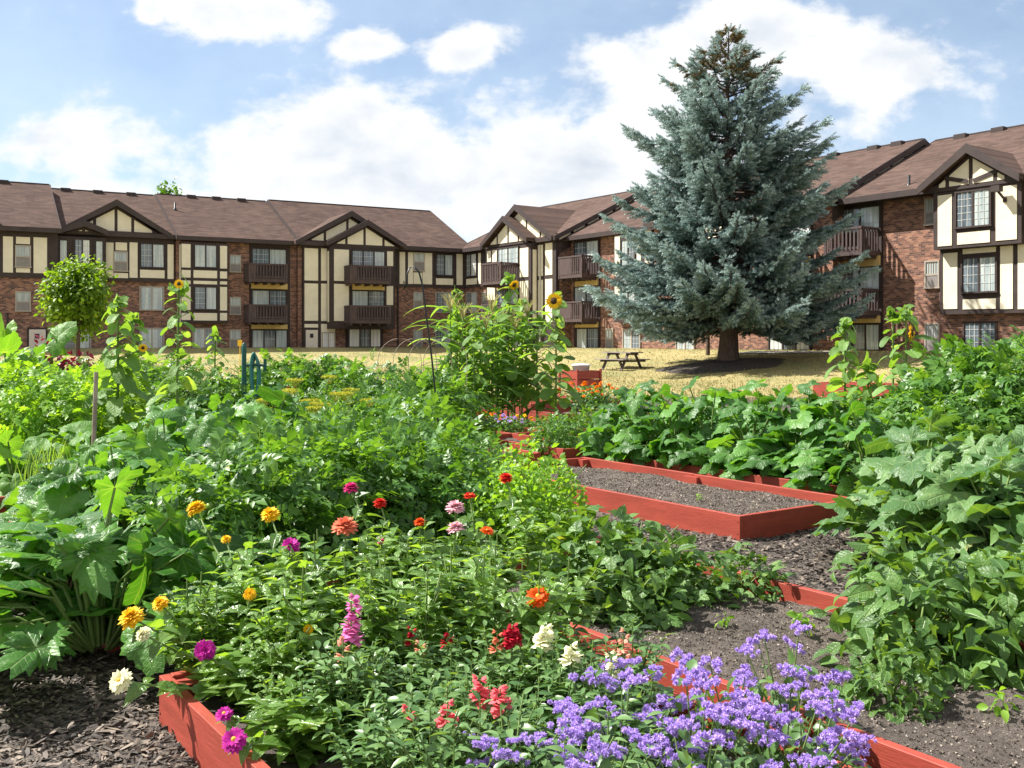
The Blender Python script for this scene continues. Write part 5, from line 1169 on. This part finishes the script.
# ------------------------------------------------------------------ raised beds
def raised_bed(corner, L_, W_, label, h=.2, res=.12, crumbs=0, soil_h=.13, bump=.02, posts=True, z0=0.0):
    """corner = the rim corner on the viewer's side: bed runs L_ along -BA and W_ along +BB"""
    rz = math.atan2(BB[1], BB[0]); c = np.array(corner[:2])
    t = thing('raised_bed', label, 'raised bed', (c[0], c[1], z0), rz, 'red raised beds')
    # local x = BB, local y = -BA
    th = .04
    def board(x0, x1, y0, y1, bow=0):
        m = MB(); m.box(x0, x1, y0, y1, -.06, h + rng.uniform(-.004, .004))
        for zz in (.3, .75):      # screw heads near the board ends
            for f_ in (.012, .988):
                if x1 - x0 < y1 - y0: c_ = (x0 if x0 < .1 else x1, y0 + (y1 - y0) * f_, h * zz); m.lathe([(.005, -.002), (.005, .002), (.0003, .002)], 6, (0, 0, 0), 1); v_ = m.v[-1]; m.v[-1] = np.stack([v_[:, 2] + c_[0], v_[:, 0] + c_[1], v_[:, 1] + c_[2]], 1)
                else: c_ = (x0 + (x1 - x0) * f_, y0 if y0 < .1 else y1, h * zz); m.lathe([(.005, -.002), (.005, .002), (.0003, .002)], 6, (0, 0, 0), 1); v_ = m.v[-1]; m.v[-1] = np.stack([v_[:, 0] + c_[0], v_[:, 2] + c_[1], v_[:, 1] + c_[2]], 1)
        o = m.build('board', [M['redwood'], M['black']], t)
        b = o.modifiers.new('edge', 'BEVEL'); b.width = .004; b.segments = 1
    half = L_ * .52
    for x in (0, W_ - th):
        board(x, x + th, 0, half - .003); board(x, x + th, half, L_)
    board(th + .002, W_ - th - .002, 0, th); board(th + .002, W_ - th - .002, L_ - th, L_)
    if posts:
        m = MB()
        for x in (th + .001, W_ - th - .09):
            m = MB(); m.box(x, x + .089, L_ - th - .09, L_ - th - .001, -.05, h - .012); m.build('corner_post', M['redwood'], t)
        m = MB(); m.box(W_ - th - .041, W_ - th - .001, half - .09, half + .09, -.05, h - .02); m.build('joint_block', M['redwood'], t)
    xs = np.linspace(th, W_ - th, max(3, int((W_ - 2 * th) / res))); ys = np.linspace(th, L_ - th, max(3, int((L_ - 2 * th) / res)))
    X, Y = np.meshgrid(xs, ys); ph = rng.uniform(0, 6, 4)
    Z = soil_h + bump * (np.sin(X * 6 + ph[0]) * np.sin(Y * 3.7 + ph[1]) + .6 * np.sin(X * 13 + ph[2] + Y * 9)) + rng.normal(0, bump * .25, X.shape)
    m = MB(); nx = len(xs); ny = len(ys); i = (np.arange(ny - 1)[:, None] * nx + np.arange(nx - 1)[None]).ravel()
    m.add(np.stack([X, Y, Z], -1).reshape(-1, 3), np.stack([i, i + 1, i + nx + 1, i + nx], 1), 0, True)
    so_ = m.build('soil', M['soil'], t)
    if crumbs:
        n = crumbs; tet = (np.array([(0, 0, .9), (.9, -.1, -.3), (-.5, .8, -.3), (-.4, -.75, -.3)]), [np.array([[0, 1, 2], [0, 2, 3], [0, 3, 1], [1, 3, 2]])])
        p = np.stack([rng.uniform(th + .01, W_ - th - .01, n), rng.uniform(th + .01, L_ - th - .01, n), np.zeros(n)], 1)
        ii = np.clip(((p[:, 0] - th) / (W_ - 2 * th) * (nx - 1)).round().astype(int), 0, nx - 1); jj = np.clip(((p[:, 1] - th) / (L_ - 2 * th) * (ny - 1)).round().astype(int), 0, ny - 1); p[:, 2] = Z[jj, ii] + .001
        g = MB(); g.scatter(tet, frames(rnd(n), rnd(n), rng.gamma(2., .0014, n) + .001, rng.uniform(.8, 2.2)), p, 0, False)
        tag(g.build('soil_crumbs', M['crumb'], t), kind='stuff')
    return t
rim = lambda px, py, h=.2: at(px, py, (CAM_Z - h) / ((py - HZ) / FPX))[:2]
raised_bed(bed_pos(3.6, 0), 3.6, 1.5, 'red raised bed full of zinnias, nearest of all', crumbs=0)
F0 = rim(950, 768); F0 = F0 + BA * 1.5
raised_bed(F0, 4.87, 1.45, 'red raised bed with bush beans, peppers and a patch of bare soil', res=.035, crumbs=60000, soil_h=.125)
raised_bed(rim(740, 516), 3.55, 1.42, 'empty red raised bed holding only raked soil', res=.035, crumbs=30000, soil_h=.12, bump=.013)
raised_bed(bed_pos(-1.0, 0.05), 3.3, 1.5, 'red raised bed hidden under jagged zucchini leaves')
raised_bed(bed_pos(-.85, 1.72), 3.5, 1.45, 'red raised bed under the tomato thicket and bean bushes')
raised_bed(bed_pos(-4.95, 0.05), 3.5, 1.5, 'red raised bed with the onion tufts', h=.24)
raised_bed(bed_pos(-5.1, 1.75), 3.5, 1.45, 'red raised bed under the broad-leaved squash and dill')
raised_bed(rim(1003, 566, .24) + BA * 2.7, 2.7, 1.4, 'red raised bed under the grey-leaved squash', h=.24)
raised_bed(rim(563, 449), 3.3, 1.4, 'red raised bed with a scraggly tomato right behind the empty bed', res=.06, crumbs=3000)
raised_bed(rim(493, 434.5), 2.8, 1.3, 'red raised bed with violet pansies', res=.06, crumbs=2500)
raised_bed(bed_pos(-5.3, 4.5), 3.0, 1.3, 'red raised bed of half bare soil behind the bean bushes', res=.06, crumbs=3000)
raised_bed(rim(531, 410.5), 3.0, 1.3, 'red raised bed with the corn, its lit corner showing', h=.32)
raised_bed(rim(603, 417.5), 2.6, 1.3, 'red raised bed with one sunlit board beside the squash row')
raised_bed(rim(588, 408), 2.6, 1.3, 'red raised bed in front of the marigolds')
raised_bed(rim(575, 402), 2.6, 1.4, 'red raised bed holding the orange marigolds')
raised_bed(bed_pos(-1.1, 6.35), 3.6, 1.45, 'red raised bed under the green squash row')
raised_bed(bed_pos(-5.0, 6.9), 3.0, 1.4, 'red raised bed under the far end of the green squash row')
raised_bed(at(895, 390, 24.)[:2], 2.4, 1.3, 'far red raised bed glimpsed between the right-hand sunflowers', h=.4)
raised_bed(at(42, 372, 19.2)[:2] , 3.0, 1.4, 'far red raised bed with red leaved bushes', h=.45)
raised_bed(at(262, 388, 15.8)[:2], 2.6, 1.3, 'red raised bed beside the teal hose post', h=.35)
# tall planter with a white tub on it
t = thing('planter_box', 'tall dark red planter box at the edge of the dry lawn', 'planter', (*at(580, 372, 27)[:2], 0), math.atan2(BB[1], BB[0]))
for x in (-.42, .38):
    for y in (-.4, .36):
        m = MB(); m.box(x, x + .05, y, y + .05, 0, .72); m.build('post', M['redwood'], t)
for k in range(2):
    for y in (-.345, .335):
        m = MB(); m.box(-.37, .38, y - .02, y + .005, .22 + k * .24, .44 + k * .24); m.build('board', M['redwood'], t)
    for x in (-.362, .372):
        m = MB(); m.box(x - .02, x + .005, -.318, .31, .22 + k * .24, .44 + k * .24); m.build('board', M['redwood'], t)
m = MB(); m.box(-.35, .35, -.315, .31, .55, .6); m.build('soil', M['soil'], t)
m = MB(); m.lathe([(.001, .0), (.2, 0), (.24, .2), (.26, .2), (.26, .235), (.2, .25), (.001, .26)], 18); tb = at(581, 372, 27)
bk = m.build('storage_tub', M['white'], None, (tb[0], tb[1], .605)); tag(bk, 'white lidded tub standing on the tall red planter', 'tub')

# ------------------------------------------------------------------ mulch chips and grass tufts
chip = (np.array([(0, -.5, 0), (.14, -.1, .03), (.1, .5, .0), (-.1, .45, .05), (-.13, -.2, .02), (0, 0, -.08)]), [np.array([[0, 1, 4], [1, 2, 3], [1, 3, 4], [5, 1, 0], [5, 2, 1], [5, 3, 2], [5, 4, 3], [5, 0, 4]])])
P = []
for (x0, x1, y0, y1, n) in [(-2.6, -.6, 2.9, 5.2, 15000), (-4.6, -2.5, 4.6, 8.4, 7000), (.2, 3.2, 5.0, 8.2, 15000), (-.8, 1.2, 8, 13, 5000), (2.2, 3.5, 5.5, 8.5, 4000)]:
    P.append(np.stack([rng.uniform(x0, x1, n), rng.uniform(y0, y1, n)], 1))
P = np.concatenate(P); n = len(P); P = np.concatenate([P, (mulch_z(P[:, 0], P[:, 1]) + rng.uniform(.0, .014, n))[:, None]], 1)
m = MB(); ax = rnd(n) * np.array([1, 1, .22]); m.scatter(chip, frames(ax, rnd(n, .35) + [0, 0, 1.], rng.gamma(3., .009, n) + .008, 1.1), P, 0, False)
tag(m.build('mulch_chips', M['chip']), 'loose bark chips lying on the garden paths', kind='stuff')
n = 60000; gy = 24 + 42 * rng.random(n) ** 1.2; gx = (rng.uniform(-40, 1060, n) - 512) / 1000 * gy; gzv = gz(gx, gy)
P = np.stack([gx, gy, gzv], 1); d_in = np.minimum((gx - CORNER[0]) * NL[0] + (gy - CORNER[1]) * NL[1], (gx - CORNER[0]) * NR[0] + (gy - CORNER[1]) * NR[1]); P = P[d_in > .3]; n = len(P)
m = MB(); m.scatter(blade_leaf(2, .18, .3), frames(rnd(n, .5) + [0, 0, .8], rnd(n), rng.uniform(.04, .12, n), 1.), P)
tag(m.build('grass_tufts', M['grass']), 'dry yellow grass growing on the lawn', kind='stuff')

# ------------------------------------------------------------------ blue spruce
TX, TY = at(728, 366, 42)[:2]; TZ = float(gz(TX, TY))
t = thing('spruce_tree', 'big blue spruce with a browning top standing on the lawn', 'tree', (TX, TY, TZ))
H = 14.0
tr = MB(); zz = np.linspace(-.2, H, 14); tr.tube(np.stack([.04 * np.sin(zz), .03 * np.cos(zz * 1.3), zz], 1), np.maximum(.02, .42 * (1 - zz / H) ** .9 + .1 * np.exp(-np.maximum(zz, 0) * 2.5)), 12)
tr.build('trunk', M['bark'], t)
prof_z = np.array([0, .8, 1.2, 2.0, 3.4, 5., 7., 9.1, 11.2, 12.7, 14.0]) ; prof_r = np.array([3.0, 3.6, 4.0, 5.0, 5.5, 5.0, 4.4, 3.7, 2.4, 1.2, .12])
br = MB(); SPR_P, SPR_A, SPR_N, SPR_T, SPR_C = [], [], [], [], []
z = 1.9
while z < H - .05:
    r0 = np.interp(z, prof_z, prof_r); nb = int(np.clip(4 + r0 * 1.35, 5, 11)); a0 = rng.uniform(0, 6.28)
    for k in range(nb):
        a = a0 + k / nb * 2 * PI + rng.uniform(-.3, .3); L_ = r0 * (.56 + .56 * rng.random() ** 1.25); zb = z + rng.uniform(-.22, .22)
        if rng.random() < .12: L_ *= 1.13
        up_ = np.clip((H - z) / H, 0, 1); s = np.linspace(0, 1, 9); droop = -.34 * up_ * L_ ; rise = .5 * (1 - up_)
        if z < 2.6: droop *= .75
        px_ = np.cos(a) * s * L_; py_ = np.sin(a) * s * L_; pz_ = zb + droop * np.sin(s * PI * .62) * .9 + rise * s * L_ * .8 + .12 * L_ * s ** 3
        pts = np.stack([px_, py_, pz_], 1); br.tube(pts, np.linspace(.012 + .011 * L_, .008, 9), 5, 0, False)
        d = np.array([math.cos(a), math.sin(a), 0]); sd = np.array([-d[1], d[0], 0]); tone = rng.uniform(-.12, .14)
        ns = int(6 + L_ * 19)
        for j in range(ns):
            q = rng.uniform(.2, 1.0) ** .75; c = np.array([np.interp(q, s, pts[:, i]) for i in range(3)])
            sgn = 1 if j % 2 else -1; tl = min((1.02 - q) * .36 * L_ * rng.uniform(.6, 1.1) + .16, .95)
            axt = unit(sd * sgn * .8 + d * .8 + np.array([0, 0, rng.uniform(-.3, .22)])); m_ = max(1, int(tl / .19))
            for i in range(m_):
                cc = c + axt * (i + .3) * (tl / m_) + np.array([0, 0, -.03 * i]); SPR_P.append(cc); SPR_A.append(unit(axt + rng.normal(0, .28, 3) + d * .3 + [0, 0, .12])); SPR_N.append(rng.normal(0, .4, 3) + [0, 0, 1.])
                SPR_T.append(1 if (zb > 10.7 and q < .88 and rng.random() < (zb - 10.6) / 2.2) else 0); SPR_C.append(np.clip(.34 + tone + .3 * (i == m_ - 1) + .18 * q + rng.normal(0, .1), 0, 1))
        SPR_P.append(pts[-1]); SPR_A.append(unit(pts[-1] - pts[-2])); SPR_N.append([0, 0, 1.]); SPR_T.append(0); SPR_C.append(.75)
    z += .36 if z > 3 else .3
SPR_P = np.array(SPR_P); SPR_A = np.array(SPR_A); SPR_N = np.array(SPR_N, float); SPR_T = np.array(SPR_T); SPR_C = np.array(SPR_C)
def sprig(n=22, seed=0):
    g = np.random.default_rng(seed); V, F = [], []
    for k in range(n):
        y = (k + .5) / n; a = k * 2.4; o = np.array([math.cos(a), .9, math.sin(a) * .8 + .25]); o /= np.linalg.norm(o); L_ = .33 * (1.05 - .4 * y) * g.uniform(.8, 1.2); b = np.array([0, y * .85, 0]); w = np.cross(o, g.normal(0, 1, 3)); w = w / np.linalg.norm(w) * .05
        i = len(V); V += [b - w, b + w, b + o * L_]; F.append((i, i + 1, i + 2))
    return np.array(V), [np.array(F)]
f = MB(); n = len(SPR_P)
for mi, sel in ((0, SPR_T == 0), (1, SPR_T == 1)):
    f.scatter(sprig(24, mi), frames(SPR_A[sel], SPR_N[sel], rng.uniform(.27, .45, sel.sum())), SPR_P[sel], mi, False, SPR_C[sel])
br.build('branches', M['bark'], t); f.build('crown', [M['lf_spruce'], M['lf_spruce_dry']], t)
# dark mulch ring under the spruce
m = MB(); ang = np.linspace(0, 2 * PI, 49)[:-1]; V = []; nR = 8
for k in range(nR):
    q = (k + 1) / nR; r_ = 2.7 * q * (1 + .06 * np.sin(ang * 5) + .04 * np.sin(ang * 11)); x = TX - .3 + np.cos(ang) * r_; y = TY - .2 + np.sin(ang) * r_ * .9; V.append(np.stack([x, y, gz(x, y) + .22 * (1 - q * q) + .012 - .03 * (q == 1)], 1))
V = np.concatenate([[[TX - .3, TY - .2, float(gz(TX, TY)) + .24]]] + V); F4 = [(1 + k * 48 + i, 1 + k * 48 + (i + 1) % 48, 1 + (k + 1) * 48 + (i + 1) % 48, 1 + (k + 1) * 48 + i) for k in range(nR - 1) for i in range(48)]
m.add(V, [(0, 1 + i, 1 + (i + 1) % 48) for i in range(48)] + F4, 0, True); tag(m.build('mulch_mound', M['mulch']), 'low dark mulch mound around the spruce trunk', kind='structure')

# ------------------------------------------------------------------ broadleaf trees
def leafy_tree(name, label, base, H, crown_c, crown_r, n, size, mat, trunk_r, lean=0.0, group=None):
    t = thing(name, label, 'tree', base, 0, group); tr = MB(); c = np.array(crown_c, float)
    tr.tube([(0, 0, -.2), (lean * .3, 0, c[2] * .4), (c[0] * .8, 0, c[2] * .8), (c[0], c[1], c[2] + crown_r[2] * .5)], [trunk_r * 1.15, trunk_r, trunk_r * .75, trunk_r * .25], 9); tr.build('trunk', M['bark'], t)
    b = MB(); cl = []
    for k in range(22):
        d = unit(rng.normal(0, 1, 3) + [0, 0, .25]); e = c + d * np.array(crown_r) * rng.uniform(.35, 1.0); cl.append(e); s0 = np.array([c[0] * .9, c[1], c[2] - crown_r[2] * rng.uniform(.3, .9)]); b.tube([s0, (s0 + e) / 2 + [0, 0, -.1], e], [trunk_r * .3, trunk_r * .2, trunk_r * .07], 5)
    b.build('branches', M['bark'], t)
    f = MB(); cl = np.array(cl); idx = rng.integers(0, len(cl), n); sp = np.array(crown_r) * .27; p = cl[idx] + rng.normal(0, 1, (n, 3)) * sp; d = unit(p - c); q = np.linalg.norm((p - c) / np.array(crown_r), axis=1); p = p[q < 1.5]; d = d[q < 1.5]
    f.scatter(OVAL3, leaf_frames(p, d, size, .7, .6, .4), p); f.build('crown', M[mat], t)
b0 = at(78, 373, 40); leafy_tree('maple_tree', 'young lime green maple with a round crown in front of the left wing', (b0[0], b0[1], float(gz(b0[0], b0[1]))), 4.9, (.1, 0, 3.2), (1.12, 1.12, 1.3), 8500, .18, 'lf_maple', .08)
b0 = at(170, 188, 118); leafy_tree('broadleaf_tree', 'far green tree just peeking over the left roof', (b0[0], b0[1], 0), 18.6, (0, 0, 14.4), (1.5, 1.6, 4.2), 5000, .45, 'lf_tomato', .4)
b0 = at(708, 364, 47); leafy_tree('young_tree', 'thin young tree beside the spruce, its crown lost in the spruce boughs', (b0[0], b0[1], float(gz(b0[0], b0[1]))), 4.2, (0, 0, 2.5), (.9, .9, 1.2), 1500, .14, 'lf_spruce', .09)

# ------------------------------------------------------------------ picnic table
pt = at(622, 366.8, 44.3); pz = float(gz(pt[0], pt[1])); t = thing('picnic_table', 'weathered wooden picnic table with attached benches on the dry lawn', 'picnic table', (pt[0], pt[1], pz), math.atan2(-.8, .6))
m = MB()
for k in range(5): m.box(-.95, .95, -.38 + k * .154, -.38 + k * .154 + .144, .72, .765)
m.build('table_top', M['benchtop'], t)
for sg in (-1, 1):
    m = MB(); y = sg * .66
    for k in (0, 1): m.box(-.95, .95, y - .15 + k * .152, y - .15 + k * .152 + .144, .42, .46)
    m.build('bench', M['benchtop'], t)
for x in (-.6, .6):
    for sg in (-1, 1):
        m = MB(); m.bar((x, sg * .62, -.03), (x, sg * .2, .72), .05, .13, 0, (1, 0, 0)); m.build('leg', M['benchwood'], t)
    m = MB(); m.bar((x + .046, -.8, .37), (x + .046, .8, .37), .04, .09); m.bar((x + .046, -.36, .675), (x + .046, .36, .675), .04, .085); m.build('cross_beam', M['benchwood'], t)

# ------------------------------------------------------------------ garden hardware
Y = 9.5; b = at(441, 420, Y); t = thing('shepherd_hook', 'black shepherd hook leaning over the tomato thicket', 'hook', (b[0], Y, 0))
X = lambda px, py: (np.array([(px - 441) / 1000 * Y, 0, CAM_Z + (HZ - py) / 1000 * Y]))
m = MB(); pts = [np.array([.02, 0, -.2]), X(438, 420), X(432, 360), X(425, 305), X(422.5, 285), X(419, 272), X(414, 266.5), X(409.5, 268), X(406.8, 275), X(406.2, 283)]
m.tube(pts, [.009] * 10, 7); m.build('pole', M['black'], t)
m = MB(); m.tube([X(406.2, 283), X(406.0, 287), X(405, 288.5), X(403.8, 286), X(404, 281)], [.009, .008, .008, .007, .006], 6); m.build('hook_tip', M['black'], t)
Y = 13.8; x0 = (372 - 512) / 1000 * Y; t = thing('wire_hoop_fence', 'row of thin overlapping wire hoops above the tomatoes', 'wire hoops', (x0, Y, 0))
for k in range(4):
    m = MB(); cx = .38 + k * .21 ; a = np.linspace(0, PI, 17); m.tube(np.concatenate([[(cx - .3, 0, .0)], np.stack([cx - .3 * np.cos(a), np.full(17, .012 * (k % 2)), 1.2 + .32 * np.sin(a)], 1), [(cx + .3, 0, .0)]]), .0045, 5); m.build('wire_hoop', M['stake'], t)
Y = 8.1; b = at(92, 460, Y); m = MB(); m.tube([(0, 0, -.1), (.012, 0, .6), (.03, .01, CAM_Z - .032 * Y)], [.021, .02, .018], 8); tag(m.build('garden_stake', M['stake'], None, (b[0], Y, 0)), 'grey wooden stake rising from the cucumber leaves', 'stake')
Y = 14.6; b = at(244, 380, Y); t = thing('hose_stand', 'dark teal hose post with a coiled hose hung on it', 'hose stand', (b[0], Y, 0), .5)
m = MB(); m.tube([(0, 0, -.1), (0, 0, 1.36), (0, 0, 1.44), (0, 0, 1.46)], [.036, .036, .03, .01], 12); m.build('post', M['teal'], t)
m = MB(); m.tube([(0, 0, 1.12), (.16, -.02, 1.14), (.3, -.03, 1.12)], [.02, .02, .02], 7); m.tube([(.3, -.03, 1.04), (.3, -.03, 1.22)], [.025, .025], 7); m.build('hanger', M['teal'], t)
for k in range(4):
    m = MB(); a = np.linspace(0, 2 * PI, 25); m.tube(np.stack([.14 + .016 * k + .055 * np.sin(a), -.03 + .02 * k + .02 * np.cos(a), 1.0 - .012 * k + (.31 - .01 * k) * np.cos(a)], 1), .016, 6, 0, False); m.build('hose_coil', M['hose'], t)
b = at(240, 352, 46); bz = float(gz(b[0], b[1])); t = thing('marker_sign', 'small yellow marker on a thin yellow post before the left wing', 'sign', (b[0], b[1], bz))
m = MB(); m.tube([(0, 0, -.1), (0, 0, 1.5)], .02, 6); m.build('post', M['yellow'], t); m = MB(); m.box(-.1, .1, -.045, -.021, 1.22, 1.5); m.build('plate', M['yellow'], t)
